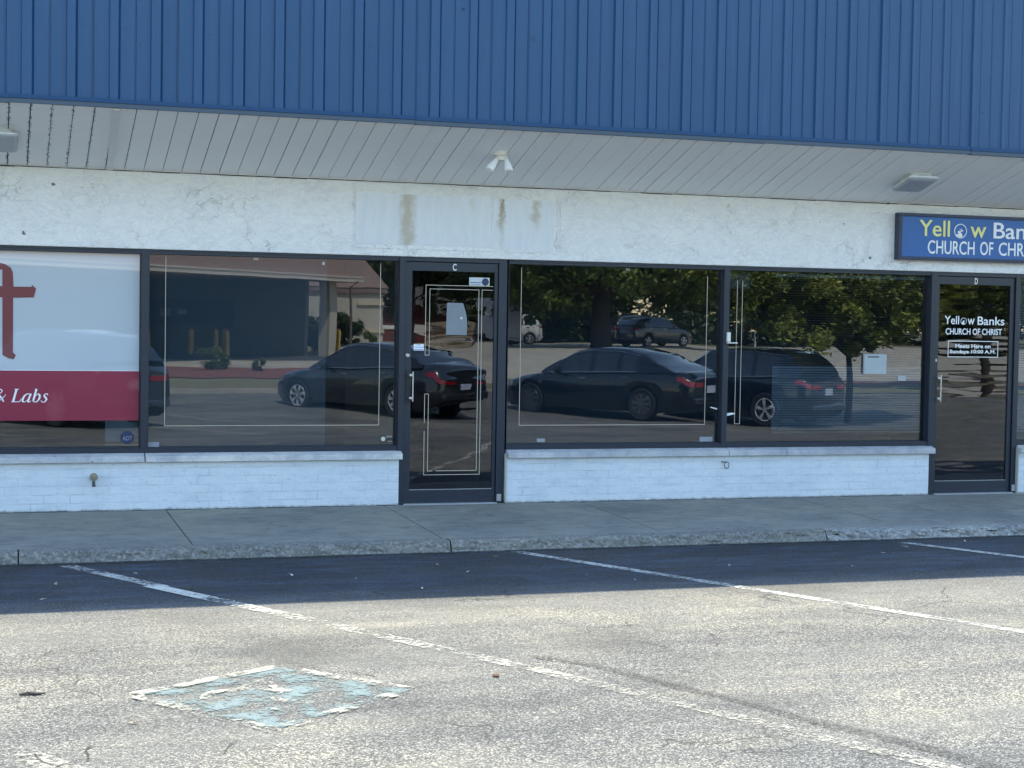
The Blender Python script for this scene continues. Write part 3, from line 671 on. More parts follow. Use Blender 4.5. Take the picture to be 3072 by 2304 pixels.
# italic serif lettering drawn as strokes
def strokes(specs, x0, z0, sx, sz, y, mat, name, parent, shear=.22):
    m = MB(); k = 0
    for pts, wd in specs:
        pp = smooth_path([(a, b, 0) for a, b in pts], 6) if len(pts) > 2 else [Vector((*p, 0)) for p in pts]
        ws = wd if isinstance(wd, (list, tuple)) else [wd, wd]
        vs = []; N = len(pp)
        for i, p in enumerate(pp):
            t = (pp[min(i+1, N-1)]-pp[max(0, i-1)]).normalized(); nrm = Vector((-t.y, t.x, 0))
            f = i/(N-1)*(len(ws)-1); j = min(int(f), len(ws)-2); wv = ws[j]+(ws[j+1]-ws[j])*(f-j)
            for q in (p+nrm*wv/2, p-nrm*wv/2): vs.append((x0+(q.x+q.y*shear)*sx, y-.0004*k, z0+q.y*sz))
        m.add(vs, [(2*i, 2*i+1, 2*i+3, 2*i+2) for i in range(N-1)]); k += 1
    L = parent.location; m.v = [(a-L.x, b-L.y, c-L.z) for a, b, c in m.v]
    return m.build(name, mat, parent, recalc=False)
Lg = [([(.12, 0), (.12, 1)], .13), ([(.0, .975), (.26, .975)], .05), ([(.0, .025), (.34, .025), (.52, .06), (.56, .26)], [.05, .05, .06, .03])]
ag = [([(1.02, .56), (.90, .64), (.74, .52), (.67, .28), (.70, .06), (.82, .02), (.96, .16), (1.05, .42)], [.04, .06, .11, .13, .10, .05, .04, .04]), ([(1.07, .64), (1.02, .10), (1.10, .02), (1.20, .10)], [.12, .12, .08, .03])]
bg_ = [([(1.33, 1.0), (1.33, .1)], .12), ([(1.24, .99), (1.35, .99)], .04), ([(1.36, .44), (1.50, .62), (1.64, .50), (1.66, .26), (1.56, .04), (1.40, .02), (1.32, .10)], [.04, .07, .12, .12, .08, .05, .06])]
sg = [([(2.14, .52), (2.06, .64), (1.93, .58), (1.93, .46), (2.04, .34), (2.12, .20), (2.04, .03), (1.90, .01), (1.80, .14)], [.04, .06, .08, .10, .12, .11, .08, .05, .04])]
st_ = thing("poster_lettering", "white italic serif lettering on the red band of the window poster", "lettering", (.06, PY-.0045, .894))
strokes(Lg+ag+bg_+sg, .150, .894, .128, .108, PY-.0045, vinyl_w, "letters", st_)
amp = [([(.98, .02), (.80, .30), (.42, .70), (.36, .92), (.56, 1.0), (.70, .86), (.56, .62), (.20, .42), (.10, .18), (.30, .0), (.60, .04), (.86, .34), (.98, .58)], [.05, .12, .13, .10, .05, .06, .05, .08, .12, .10, .06, .05, .04])]
strokes(amp, -.035, .894, .13, .105, PY-.0045, vinyl_w, "ampersand", st_)
# "Beauty" of the band is off frame; only the visible letters are cut
# security stickers
def sticker(name, label, x0, x1, z0, z1, y, base, extra=None, cat="sticker"):
    t = thing(name, label, cat, ((x0+x1)/2, y, (z0+z1)/2))
    loc(MB().box(x0, x1, y-.001, y, z0, z1), t).build("backing", base, t)
    if extra: extra(t)
    return t
navy = simple("navy_vinyl", (.018, .030, .085), .4); paper = simple("aged_paper", (.55, .60, .62), .7); bluep = simple("blue_print", (.10, .22, .55), .6); greyp = simple("grey_paper", (.30, .33, .36), .7); cream = simple("cream_print", (.66, .62, .50), .6)
ad = thing("alarm_sticker", "dark blue octagonal alarm sticker low on the left window", "sticker", (1.075, PY-.006, .598))
octp = [(.058*math.cos(R(22.5+45*k)), .058*math.sin(R(22.5+45*k))) for k in range(8)]
MB().prism(octp, -.001, 0).build("backing", navy, ad)
t_ = text_obj("letters", "ADT", -.038, .038, -.022, .014, -.001, simple("pale_print", (.22, .26, .30), .6), ad, .0006, .01)
def ex(t):
    MB().lathe([(.034, -.001), (.034, -.002)], (.055, 0, -.002), 'y', 8).build("badge", navy, t)
    MB().box(-.085, .02, -.0016, -.001, -.012, -.006).box(-.085, .01, -.0016, -.001, -.026, -.022).build("print", navy, t)
sticker("door_sticker", "pale rectangular alarm sticker with round badge, top right of the first door glass", 4.002, 4.189, 1.927, 1.998, PD-.0005, paper, ex)
def ex2(t):
    m = MB()
    for k, (a, b) in enumerate(((-.02, .02), (-.035, .04), (-.04, .042))): m.box(a, b, -.0016, -.001, .018-.02*k, .023-.02*k)
    m.build("print", bluep, t)
sticker("door_notice", "small white and blue notice left of the first door glass above the lock", 3.506, 3.598, 1.350, 1.405, PD-.0005, vinyl_w, ex2)
def ex3(t):
    text_obj("print", "SECURE", .0, .052, .012, .028, -.001, cream, t, .0006, .01); text_obj("print", "24 HOUR", .008, .05, -.028, -.016, -.001, cream, t, .0006, 0)
    MB().lathe([(.022, -.001), (.022, -.0016)], (-.03, 0, -.0), 'y', 6).build("badge", cream, t)
sticker("window_decal", "small cream printed decal, bottom right of the window beside the first door", 3.228, 3.342, .540, .606, PY-.0005, simple("clear_dark_film", (.05, .05, .05), .3), ex3)
sticker("window_decal", "faint bluish label low beside the mullion right of the poster", 1.243, 1.335, .515, .560, PY-.0005, greyp)
sticker("window_decal", "small pale square label at the bottom of the wide window right of the first door", 4.672, 4.749, .536, .566, PY-.0005, greyp)
sticker("window_decal", "faint grey label in the bottom right corner of the wide middle window", 6.27, 6.40, .528, .572, PY-.0005, greyp)
sticker("window_tag", "tiny white tag at the top centre of the window left of the first door", 2.109, 2.152, 2.102, 2.120, PY-.0005, paper, None, "tag")
sticker("window_tag", "tiny pale tag at the top of the wide middle window", 5.50, 5.54, 2.098, 2.118, PY-.0005, greyp, None, "tag")
sticker("window_tag", "tiny round pale tag right of the centre at the top of the second window", 2.70, 2.72, 2.075, 2.10, PY-.0005, paper, None, "tag")
sticker("hanging_sheet", "pale translucent sheet hung at the top left behind the window left of the church door", 6.548, 6.765, 1.955, 2.10, PY+.03, simple("grey_film", (.28, .30, .30), .6), None, "sheet")
sh_ = thing("door_reflection_panel", "pale grey panel with a curved right edge standing in for a reflection on the upper glass of the first door", "sheet", (3.89, PD-.001, 1.63))
loc(MB().prism([(3.797, 1.490), (3.985, 1.488), (3.990, 1.56), (3.985, 1.64), (3.972, 1.70), (3.952, 1.762), (3.945, 1.770), (3.808, 1.772), (3.802, 1.765)], PD-.0016, PD-.0003), sh_).build("sheet", simple("grey_reflection", (.20, .235, .26), .5), sh_)  # pale reflection in the door glass, modelled as a thin grey panel
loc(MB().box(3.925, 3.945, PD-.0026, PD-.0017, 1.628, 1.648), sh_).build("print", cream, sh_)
# mail slot box & tag
mb_ = thing("drop_box", "white metal drop box with dark slot on the blinds window left of the church door", "drop box", (8.08, PY+.02, 1.165))
loc(MB().box(7.962, 8.204, PY-.03, PY-.002, 1.167, 1.358), mb_).build("body", simple("box_grey", (.36, .41, .43), .5), mb_, bevel=.003)
loc(MB().box(8.0, 8.12, PY-.033, PY-.0302, 1.328, 1.337), mb_).build("slot", dark, mb_)
sticker("card", "small white card on the right side of the blinds window", 8.349, 8.440, 1.102, 1.152, PY-.0005, simple("card_grey", (.34, .38, .40), .5), None, "card")
sn = thing("door_sensor", "small white sensor box with bracket on the mullion between the two right windows", "sensor", (6.50, FY-.005, 1.50))
loc(MB().box(6.484, 6.518, FY-.030, FY-.004, 1.46, 1.548), sn).build("box", white, sn, bevel=.003)
loc(MB().box(6.484, 6.585, FY-.040, FY-.010, 1.445, 1.456), sn).build("bracket", white, sn, bevel=.002)
for nm_, lb_, q_ in (("paper_scrap", "thin pale paper strip on the glass just left of the middle mullion", [(6.37, .852), (6.44, .838), (6.44, .824), (6.375, .843)]), ("paper_scrap", "wider torn pale paper strip on the glass just right of the middle mullion", [(6.52, .790), (6.60, .797), (6.63, .785), (6.52, .762)])):
    wt = thing(nm_, lb_, "paper", (q_[0][0], PY-.003, q_[0][1]))
    loc(MB().prism(q_, PY-.004, PY-.002), wt).build("strip", vinyl_w, wt)

# ---- logo ring with a winding river
def logo(parent, cx, cz, r, y, mat, name="logo"):
    m = MB(); N = 32; a = [(cx+r*math.cos(2*math.pi*k/N), cz+r*math.sin(2*math.pi*k/N)) for k in range(N)]; b = [(cx+.88*(p[0]-cx), cz+.88*(p[1]-cz)) for p in a]
    m.add([(p[0], y, p[1]) for p in a]+[(p[0], y, p[1]) for p in b]+[(p[0], y+.003, p[1]) for p in a], [(k, (k+1) % N, N+(k+1) % N, N+k) for k in range(N)]+[(k, (k+1) % N, 2*N+(k+1) % N, 2*N+k) for k in range(N)])
    riv = [(-.80, -.42), (-.60, -.48), (-.30, -.40), (-.42, -.22), (-.48, -.10), (-.30, .02), (.05, .02), (.18, .10), (-.12, .16), (-.22, .20), (.05, .26), (.22, .36), (.24, .34), (.14, .22), (.02, .19), (.40, .13), (.46, .02), (.02, -.10), (.04, -.20), (.30, -.48), (.26, -.66), (.34, -.80), (.0, -.86), (-.45, -.74), (-.70, -.55)]
    m.prism([(cx+r*px, cz+r*pz) for px, pz in riv], y, y+.0025)
    return m.build(name, mat, parent)
# ---- church sign
sg_ = thing("church_sign", "blue framed sign with yellow and white church lettering above the right door", "sign", (10.0, -.06, 2.25))
S0 = sg_.location
def L2(mb): return loc(mb, sg_)
signb = simple("sign_blue", (.022, .115, .36), .4); signf = simple("sign_dark_frame", (.022, .035, .075), .45); ylw = simple("sign_yellow", (.80, .77, .30), .5)
SX0, SX1, SZ0, SZ1 = 8.21, 11.9, 2.268, 2.712
L2(MB().box(SX0+.03, SX1-.03, -.068, -.002, SZ0+.02, SZ1-.02)).build("face", signb, sg_)
L2(MB().box(SX0, SX1, -.085, -.002, SZ0, SZ0+.03).box(SX0, SX1, -.085, -.002, SZ1-.03, SZ1).box(SX0, SX0+.036, -.0855, -.002, SZ0+.03, SZ1-.03).box(SX1-.036, SX1, -.085, -.002, SZ0+.03, SZ1-.03)).build("frame", signf, sg_, bevel=.004)
def stext(txt, x0, x1, z0, z1, mat, bold=.0): return text_obj("letters", txt, x0-S0.x, x1-S0.x, z0-S0.z, z1-S0.z, -.068-S0.y, mat, sg_, .006, bold)
k_ = .9877
def sx(v): return v*k_
def sz(v): return 1.64+(v-1.64)*k_
stext("Yell", 8.437, 8.772, 2.497, 2.652, ylw, .008)
stext("w", 9.001, 9.178, 2.497, 2.604, ylw, .008)
logo(sg_, 8.892-S0.x, 2.557-S0.z, .070, -.072-S0.y, vinyl_w)
stext("Banks", 9.262, 9.86, 2.497, 2.652, vinyl_w, .008)
stext("CHURCH", 8.535, 9.052, 2.330, 2.460, vinyl_w, .006)
stext("OF", 9.115, 9.262, 2.332, 2.462, vinyl_w, .006)
stext("CHRIST", 9.325, 9.80, 2.332, 2.462, vinyl_w, .006)
# ---- door lettering
dl = thing("door_lettering", "white vinyl church name and meeting hours on the right door glass", "lettering", (9.15, PD-.001, 1.28))
D0 = dl.location
def dtext(txt, x0, x1, z0, z1, bold=.008): return text_obj("letters", txt, x0-D0.x, x1-D0.x, z0-D0.z, z1-D0.z, 0, vinyl_w, dl, .001, bold)
dtext("Yell", 8.822, 8.985, 1.659, 1.740); dtext("w", 9.082, 9.160, 1.657, 1.716)
logo(dl, 9.037-D0.x, 1.690-D0.z, .034, -.0015, vinyl_w)
dtext("Banks", 9.195, 9.500, 1.655, 1.738); dtext("CHURCH OF CHRIST", 8.838, 9.474, 1.558, 1.620, .015)
fr4 = MB()
x0, x1, z0, z1 = 8.868-D0.x, 9.436-D0.x, 1.338-D0.z, 1.498-D0.z
fr4.box(x0, x1, -.001, 0, z0, z0+.006).box(x0, x1, -.001, 0, z1-.006, z1).box(x0, x0+.006, -.001, 0, z0+.006, z1-.006).box(x1-.006, x1, -.001, 0, z0+.006, z1-.006); fr4.build("border", vinyl_w, dl)
dtext("Meets Here on", 8.952, 9.350, 1.427, 1.466, .022); dtext("Sundays 10:00 A.M.", 8.890, 9.410, 1.366, 1.411, .022)

# ---- lights on the soffit
def soffz(y): return 2.809-SL*y
def wallpack(x, y, label):
    t = thing("canopy_light", label, "light", (x, y, soffz(y)), 0, "square canopy lights under the soffit")
    def ring(w, d, z, tilt=True): return [(-w+.02, -d), (w-.02, -d), (w, -d+.02), (w, d-.02), (w-.02, d), (-w+.02, d), (-w, d-.02), (-w, -d+.02)], z
    m = MB(); vs = []
    prof = [(.100, .105, .04), (.120, .128, -.050), (.120, .128, -.0505)]
    for w_, d_, z_ in prof:
        pts, _ = ring(w_, d_, z_)
        vs += [(px, py, z_-SL*py) for px, py in pts]
    m.add(vs, [(i*8+k, i*8+(k+1) % 8, (i+1)*8+(k+1) % 8, (i+1)*8+k) for i in range(2) for k in range(8)]+[tuple(range(16, 24))])
    m.build("lens", simple("ribbed_glass", (.50, .54, .52), .25, 0, 60, .35, .5), t)
    m = MB(); vs = []
    for w_, d_, z_ in ((.140, .150, -.051), (.150, .160, -.054), (.150, .160, -.066), (.126, .134, -.078)):
        pts, _ = ring(w_, d_, z_); vs += [(px, py, z_-SL*py) for px, py in pts]
    m.add(vs, [(i*8+k, i*8+(k+1) % 8, (i+1)*8+(k+1) % 8, (i+1)*8+k) for i in range(3) for k in range(8)]+[tuple(range(8)), tuple(range(24, 32))])
    m.build("door_plate", simple("grey_enamel", (.40, .43, .48), .4), t)
    pts, _ = ring(.153, .163, 0); pts2, _ = ring(.148, .158, 0)
    MB().add([(a, b, -.047-SL*b) for a, b in pts]+[(a, b, -.055-SL*b) for a, b in pts]+[(a, b, -.047-SL*b) for a, b in pts2], [(k, (k+1) % 8, 8+(k+1) % 8, 8+k) for k in range(8)]+[(k, (k+1) % 8, 16+(k+1) % 8, 16+k) for k in range(8)]).build("rim", simple("pale_rim", (.75, .78, .80), .4), t)
    return t
wallpack(8.045, -.615, "grey square canopy light under the soffit left of the church sign")
wallpack(.030, -.585, "grey square canopy light under the soffit at the left edge")
fl = thing("floodlight", "white twin head floodlight under the soffit above the first door", "light", (4.035, -.70, soffz(-.70)))
MB().lathe([(.056, .02), (.056, -.012), (.050, -.020)], (0, 0, 0), 'z', 20).build("base", offwhite, fl, smooth=True)
MB().box(-.034, .034, -.03, .03, -.058, -.018).build("junction_box", offwhite, fl, bevel=.005)
def head(a, b):
    a, b = Vector(a), Vector(b); d = (b-a).normalized(); L_ = (b-a).length
    m = MB(); m.tube([a-d*.035, a], [.013, .016], 12); hh = m.build("arm", offwhite, fl, smooth=True)
    m = MB(); pts = [a, a+d*.02, a+d*L_*.55, a+d*L_*.92, a+d*L_]; m.tube(pts, [.018, .022, .032, .036, .028], 18); m.build("lamp_head", simple("white_lamp", (.80, .81, .82), .35), fl, smooth=True)
head((-.048, -.035, -.062), (-.118, -.075, -.150)); head((.046, -.035, -.060), (.052, -.085, -.155))

# hose bib & ring hook
hb = thing("hose_tap", "old brass garden tap on the white brick below the left window", "tap", (.797, 0, .275))
brass = simple("dull_brass", (.26, .24, .17), .5, .5); 
MB().lathe([(.020, .0), (.020, -.02), (.014, -.022), (.014, -.05)], (0, 0, .0), 'y', 14).build("body", brass, hb, smooth=True)
MB().lathe([(.030, -.050), (.034, -.055), (.034, -.063), (.008, -.066), (.008, -.072)], (0, 0, .014), 'y', 12).build("wheel", brass, hb, smooth=True)
MB().tube([(0, -.035, -.005), (0, -.05, -.028), (.002, -.052, -.052)], [.014, .013, .013], 12).build("spout", simple("dark_green_metal", (.03, .05, .055), .4), hb, smooth=True)
MB().lathe([(.010, .0), (.017, .002), (.018, .008), (.010, .012)], (.002, -.052, -.066), 'z', 12).build("nozzle", blackp, hb, smooth=True)
rh = thing("wall_ring", "thin dark iron ring hanging on the white brick below the right windows", "ring", (6.487, 0, .335))
MB().tube([(-.035, .0, .012), (-.03, -.02, .012), (-.005, -.03, .010), (.008, -.028, .012)], .0045, 6).build("hook", blackp, rh)
MB().tube([(.005+.023*math.sin(a), -.028, -.018+.030*math.cos(a)) for a in [k*math.pi/10 for k in range(21)]], .0035, 6).build("loop", blackp, rh)

# ------------------------------------------------------------------ cars
tailm = NT("tail_lamp_red"); tailm = tailm.end(P(tailm, col=c4(.30, .006, .012), rough=.08, coat=1., coatr=.02))
headm = simple("lamp_clear", (.6, .62, .65), .08, .2, 4, .05, 0, 1)
cglass = NT("car_glass"); cglass = cglass.end(P(cglass, col=c4(.012, .014, .017), rough=.03, spec=.9, coat=1.))
rubber = simple("tyre_rubber", (.022, .022, .023), .75); rimm = simple("alloy_rim", (.80, .80, .80), .30, .25); rimd = simple("dark_alloy_rim", (.14, .14, .15), .35, .4)
platem = simple("number_plate", (.45, .48, .60), .4)
def car_paint(name, col, metal=.2):
    s = NT(name); n = s.noise(s.coord(), 300, 2)
    return s.end(P(s, col=s.mix(n, c4(*col), c4(*[c*1.4 for c in col])), rough=.22, metal=metal, coat=1., coatr=.01, spec=.4))
def itp(tab, s):
    if s <= tab[0][0]: return tab[0][1]
    for (a, va), (b, vb) in zip(tab, tab[1:]):
        if a <= s <= b:
            t = (s-a)/(b-a); return va+(vb-va)*(t*t*(3-2*t)*.5+t*.5)
    return tab[-1][1]
def car(name, label, paint, rim, L0, L1, wb, W, belt, roof, r_t, glass_rng, pill, loc_, head_, kind='sedan', tail_z=(.72, .90), group=None, k_spoke=7):
    # local frame: x forward, origin at rear axle ground; L0 rear overhang, L1 front end x
    t = thing(name, label, "car", loc_, head_, group); hw = W/2
    wt_ = [(-L0, hw*.74), (-L0+.06, hw*.86), (-L0+.25, hw*.95), (-L0+.6, hw), (L1-.9, hw), (L1-.45, hw*.93), (L1-.12, hw*.78), (L1, hw*.58)]
    zb_ = [(-L0, .38), (-L0+.10, .27), (-L0+.3, .20), (L1-.3, .20), (L1-.05, .24), (L1, .34)]
    ar = r_t+.045
    def zbot(s):
        z = itp(zb_, s)
        for cx in (0, wb):
            d = abs(s-cx)
            if d < ar: z = max(z, r_t+math.sqrt(ar*ar-d*d)*.98)
        return z
    def ringpt(s):
        w_ = itp(wt_, s); zt = itp(belt, s); zb = zbot(s); zm = min(.60, zt-.15)
        return [(w_*.90, zb), (w_*.985, max(zb+.02, zb*.6+zm*.4)), (w_, max(zm, zb+.05)), (w_*.985, max(zt-.16, zb+.08)), (w_*.955, zt-.06), (w_*.88, zt-.012), (w_*.5, zt+.012), (0, zt+.02)]
    st = sorted(set([round(-L0+(L1+L0)*i/46, 4) for i in range(47)]+[round(c+ar*math.cos(k*math.pi/10), 4) for c in (0, wb) for k in range(11)]+[-L0+.03, -L0+.06, L1-.05]))
    m = MB(); vs = []; nr = 15
    for s in st:
        h = ringpt(s); full = [(-y, z) for y, z in h][:-1]+[(0, h[-1][1])]+[(y, z) for y, z in h[:-1]][::-1]
        vs += [(s, y, z) for y, z in full]
    m.add(vs, [(i*nr+k, i*nr+k+1, (i+1)*nr+k+1, (i+1)*nr+k) for i in range(len(st)-1) for k in range(nr-1)]+[tuple(range(nr)), tuple(range((len(st)-1)*nr, len(st)*nr))])
    body = m.build("body", paint, t, smooth=True)
    MB().box(-L0+.25, L1-.3, -hw*.80, hw*.80, .18, .62).build("underbody", blackp, t)
    # greenhouse
    g0, g1 = glass_rng
    gs = [g0+(g1-g0)*i/26 for i in range(27)]
    def gring(s):
        w_ = itp(wt_, s); zt = itp(belt, s)-.03; zr = max(itp(roof, s), zt+.001); f = min(1, (zr-zt)/.42)
        return [(w_*.925, zt), (w_*(.925-.10*f), zt+(zr-zt)*.55), (w_*(.925-.205*f), zt+(zr-zt)*.90), (w_*(.80-.15*f), zt+(zr-zt)*.985), (0, zr+.02*f)]
    glassm, roofm = MB(), MB(); G = [[(-y, z) for y, z in gring(s)][:-1]+[(0, gring(s)[-1][1])]+[(y, z) for y, z in gring(s)[:-1]][::-1] for s in gs]
    rs0, rs1 = pill[0], pill[-1]
    for i in range(len(gs)-1):
        for k in range(8):
            q = [(gs[i], *G[i][k]), (gs[i], *G[i][k+1]), (gs[i+1], *G[i+1][k+1]), (gs[i+1], *G[i+1][k])]
            sm = (gs[i]+gs[i+1])/2; side = k in (0, 1, 6, 7)
            (glassm if (side or not (rs0 < sm < rs1)) else roofm).add(q, [(0, 1, 2, 3)])
    def weld(o, mat):
        bm = bmesh.new(); bm.from_mesh(o.data); bmesh.ops.remove_doubles(bm, verts=bm.verts, dist=.001); bmesh.ops.recalc_face_normals(bm, faces=bm.faces); bm.to_mesh(o.data); bm.free()
        for p in o.data.polygons: p.use_smooth = True
        o.data.set_sharp_from_angle(angle=R(35))
    weld(glassm.build("windows", cglass, t, recalc=False), 0); weld(roofm.build("roof", paint, t, recalc=False), 0)
    # pillars and quarter panels: strips hugging the side glass
    pm_ = MB()
    def gpt(s, j, sgn, off=.006):
        h = gring(s); y, z = h[j]; return (s, sgn*(y+off), z)
    bands = []
    for i, pc in enumerate(pill[1:-1]): bands.append((pc-.05, pc+.05))
    for a, b in bands:
        for sg2 in (-1, 1):
            vs = [gpt(s, j, sg2) for s in (a, b) for j in (0, 1, 2)]
            pm_.add(vs, [(0, 1, 4, 3), (1, 2, 5, 4)])
    for a, b in ((g0+.02, pill[0]+.16),):       # rear quarter panel
        ss = [a+(b-a)*i/6 for i in range(7)]
        for sg2 in (-1, 1):
            vs = [gpt(s, j, sg2) for s in ss for j in (0, 1, 2, 3)]
            pm_.add(vs, [(i*4+j, i*4+j+1, i*4+j+5, i*4+j+4) for i in range(6) for j in range(3)])
    for sg2 in (-1, 1):       # rail above the side glass and windscreen pillars
        ss = [pill[0]-.1+(g1-.02-pill[0]+.1)*i/16 for i in range(17)]
        vs = []
        for s in ss:
            h = gring(s); (ya, za), (yb, zb2) = h[2], h[3]; ya2, za2 = ya+(h[1][0]-ya)*.12, za+(h[1][1]-za)*.12
            vs += [(s, sg2*(ya2+.007), za2), (s, sg2*(ya+.007), za+.004), (s, sg2*yb, zb2+.008)]
        pm_.add(vs, [(i*3+j, i*3+j+1, i*3+j+4, i*3+j+3) for i in range(16) for j in range(2)])
    pm_.build("pillars", paint, t, recalc=False)
    bl = MB()
    for sg2 in (-1, 1):
        ss = [pill[0]+.1+(g1-.25-pill[0]-.1)*i/14 for i in range(15)]
        bl.tube([(s, sg2*(gring(s)[0][0]+.008), gring(s)[0][1]+.02) for s in ss], .009, 6)
        bl.tube([(s, sg2*(gring(s)[2][0]+.012), gring(s)[2][1]) for s in ss], .006, 6)
    bl.build("chrome_trim", chrome, t)
    # mirrors, handles
    for sg2 in (-1, 1):
        mx = g1-.55; my = itp(wt_, mx); mz = itp(belt, mx)
        MB().lathe([(.01, -.08), (.07, -.06), (.09, 0), (.06, .05), (.01, .07)], (mx, sg2*(my+.10), mz+.05), 'x', 10).box(mx-.02, mx+.02, min(sg2*my*.92, sg2*(my+.06)), max(sg2*my*.92, sg2*(my+.06)), mz-.01, mz+.03).build("wing_mirror", paint, t, smooth=True)
        for dx in (pill[1]-.30 if len(pill) > 2 else .6, pill[min(2, len(pill)-2)]-.95 if False else pill[1]+.75):
            MB().box(dx, dx+.17, min(sg2*(hw*.965), sg2*(hw+.02)), max(sg2*(hw*.965), sg2*(hw+.02)), itp(belt, dx)-.145, itp(belt, dx)-.118).build("door_handle", chrome, t, bevel=.005)
    for sx_ in (pill[1]-.02, pill[1]-1.0 if kind == 'sedan' else pill[1]-.95, g1-.50):
        if sx_ < .3: sx_ = .42
        for sg2 in (-1, 1):
            h = [ringpt(sx_)[j] for j in (1, 2, 3, 4)]; h2 = [ringpt(sx_+.008)[j] for j in (1, 2, 3, 4)]
            seam = MB(); seam.add([(sx_, sg2*(y+.002), z) for y, z in h]+[(sx_+.008, sg2*(y+.002), z) for y, z in h2], [(j, j+1, j+5, j+4) for j in range(3)]); seam.build("door_gap", dark, t, recalc=False)
    # wheels
    wheel0 = None
    for cx in (0, wb):
        for sg2 in (-1, 1):
            if wheel0 is None:
                q = MB(); q.lathe([(r_t*.66, -.09), (r_t*.90, -.11), (r_t*.985, -.085), (r_t, -.03), (r_t, .03), (r_t*.985, .085), (r_t*.90, .11), (r_t*.66, .09)], (0, 0, 0), 'y', 32)
                wheel0 = q.build("wheel", rubber, t, smooth=True); wo_ = wheel0
                q = MB(); rr = r_t*.67
                N = 32; pr = [(rr, .05), (rr*1.03, .075), (rr*.97, .098), (rr*.90, .090), (rr*.88, .04)]
                for q_s in (1, -1): q.lathe([(a, b*q_s) for a, b in pr], (0, 0, 0), 'y', N) if False else None
                for q_s in (1, -1):
                    vs = [];
                    for a, b in pr:
                        for k in range(N): an = 2*math.pi*k/N; vs.append((a*math.cos(an), b*q_s, a*math.sin(an)))
                    q.add(vs, [(i*N+k, i*N+(k+1) % N, (i+1)*N+(k+1) % N, (i+1)*N+k) for i in range(4) for k in range(N)])
                    for k in range(k_spoke):
                        an = 2*math.pi*k/k_spoke+.2
                        for da in (-.10, .10):
                            c0, s0 = math.cos(an), math.sin(an); c1, s1 = math.cos(an+da), math.sin(an+da)
                            px, pz = -s0, c0
                            a_, b_ = (rr*.16*c0, rr*.16*s0), (rr*.93*c1, rr*.93*s1); wd0, wd1 = rr*.075, rr*.075
                            y0_, y1_ = .070*q_s, .100*q_s
                            vs = [(a_[0]+px*wd0, y1_, a_[1]+pz*wd0), (a_[0]-px*wd0, y1_, a_[1]-pz*wd0), (b_[0]-px*wd1, y1_, b_[1]-pz*wd1), (b_[0]+px*wd1, y1_, b_[1]+pz*wd1)]
                            vs += [(x_, y0_, z_) for x_, _, z_ in vs]
                            q.add(vs, [(0, 1, 2, 3), (0, 4, 5, 1), (1, 5, 6, 2), (2, 6, 7, 3), (3, 7, 4, 0)])
                    q.lathe([(rr*.20, .055*q_s), (rr*.20, .088*q_s), (rr*.12, .095*q_s)], (0, 0, 0), 'y', 16)
                q.build("rim", rim, wheel0, smooth=False)
                MB().lathe([(rr*.9, -.035), (rr*.9, .035)], (0, 0, 0), 'y', 24).build("brake_disc", simple("brake_dark", (.03, .03, .032), .6), wheel0)
            else:
                wo_ = dup(wheel0, t)
            wo_.location = (cx, sg2*(hw-.115), r_t)
    # lamps
    def patch(s0, s1, j0, j1, sg2, off=.010, zf0=0., zf1=1.):
        vs = []; n_ = 6
        for i in range(n_+1):
            s = s0+(s1-s0)*i/n_; h = ringpt(s)
            for j in range(j0, j1+1): y, z = h[j]; vs.append((s-(off if s < 0 else -off)*.5, sg2*(y+off), z))
        wn = j1-j0+1
        return vs, [(i*wn+j, i*wn+j+1, (i+1)*wn+j+1, (i+1)*wn+j) for i in range(n_) for j in range(wn-1)]
    for sg2 in (-1, 1):
        q = MB(); vs, fs = patch(-L0+.0, -L0+.30, 3, 4, sg2); q.add(vs, fs)
        y0 = itp(wt_, -L0)*.97; zt = itp(belt, -L0); a, b = sorted((sg2*y0, sg2*(y0*.50)))
        q.box(-L0-.018, -L0+.01, a, b, zt-.17, zt-.08); q.build("tail_lamp", tailm, t)
        y0 = itp(wt_, L1-.2); zt = itp(belt, L1-.2); a, b = sorted((sg2*y0*.98, sg2*y0*.55))
        q = MB(); vs, fs = patch(L1-.42, L1-.10, 3, 4, sg2, .008); q.add(vs, fs); q.box(L1-.16, L1-.03, a*.86, b*.86, zt-.20, zt-.09); q.build("headlight", headm, t)
    zt = itp(belt, -L0)
    MB().box(-L0-.02, -L0+.01, -.16, .16, zt-.30, zt-.15).build("number_plate", platem, t)
    MB().box(-L0-.05, -L0+.2, -hw*.78, hw*.78, .36, .50).build("bumper", paint, t, bevel=.04)
    return t
HD = math.atan2(-.8, -.6)
def grd(x, y): return Zg(x, y)
blackc = car_paint("black_car_paint", (.045, .052, .062), .65); dkblue = car_paint("black_blue_paint", (.002, .003, .006), 0); dkgrey = car_paint("dark_grey_car_paint", (.07, .072, .078), .5)
sed_belt = [(-1.02, .90), (-.9, 1.0), (-.55, 1.045), (.3, 1.0), (1.6, .965), (2.35, .93), (3.0, .86), (3.45, .76), (3.7, .60)]
sed_roof = [(-.62, 1.03), (-.30, 1.18), (.15, 1.36), (.7, 1.45), (1.25, 1.47), (1.7, 1.40), (2.1, 1.20), (2.55, .93)]
car("parked_car", "black sedan with silver wheels seen mirrored in the second window and the first door", blackc, rimm, 1.05, 3.72, 2.80, 1.85, sed_belt, sed_roof, .33, (-.62, 2.52), (.0, .58, 1.25, 1.75), (8.63, -18.95, grd(8, -18.5)), HD+R(2), k_spoke=7)
f_roof = [(-.75, 1.03), (-.30, 1.19), (.15, 1.37), (.7, 1.46), (1.3, 1.48), (1.8, 1.39), (2.2, 1.19), (2.65, .93)]
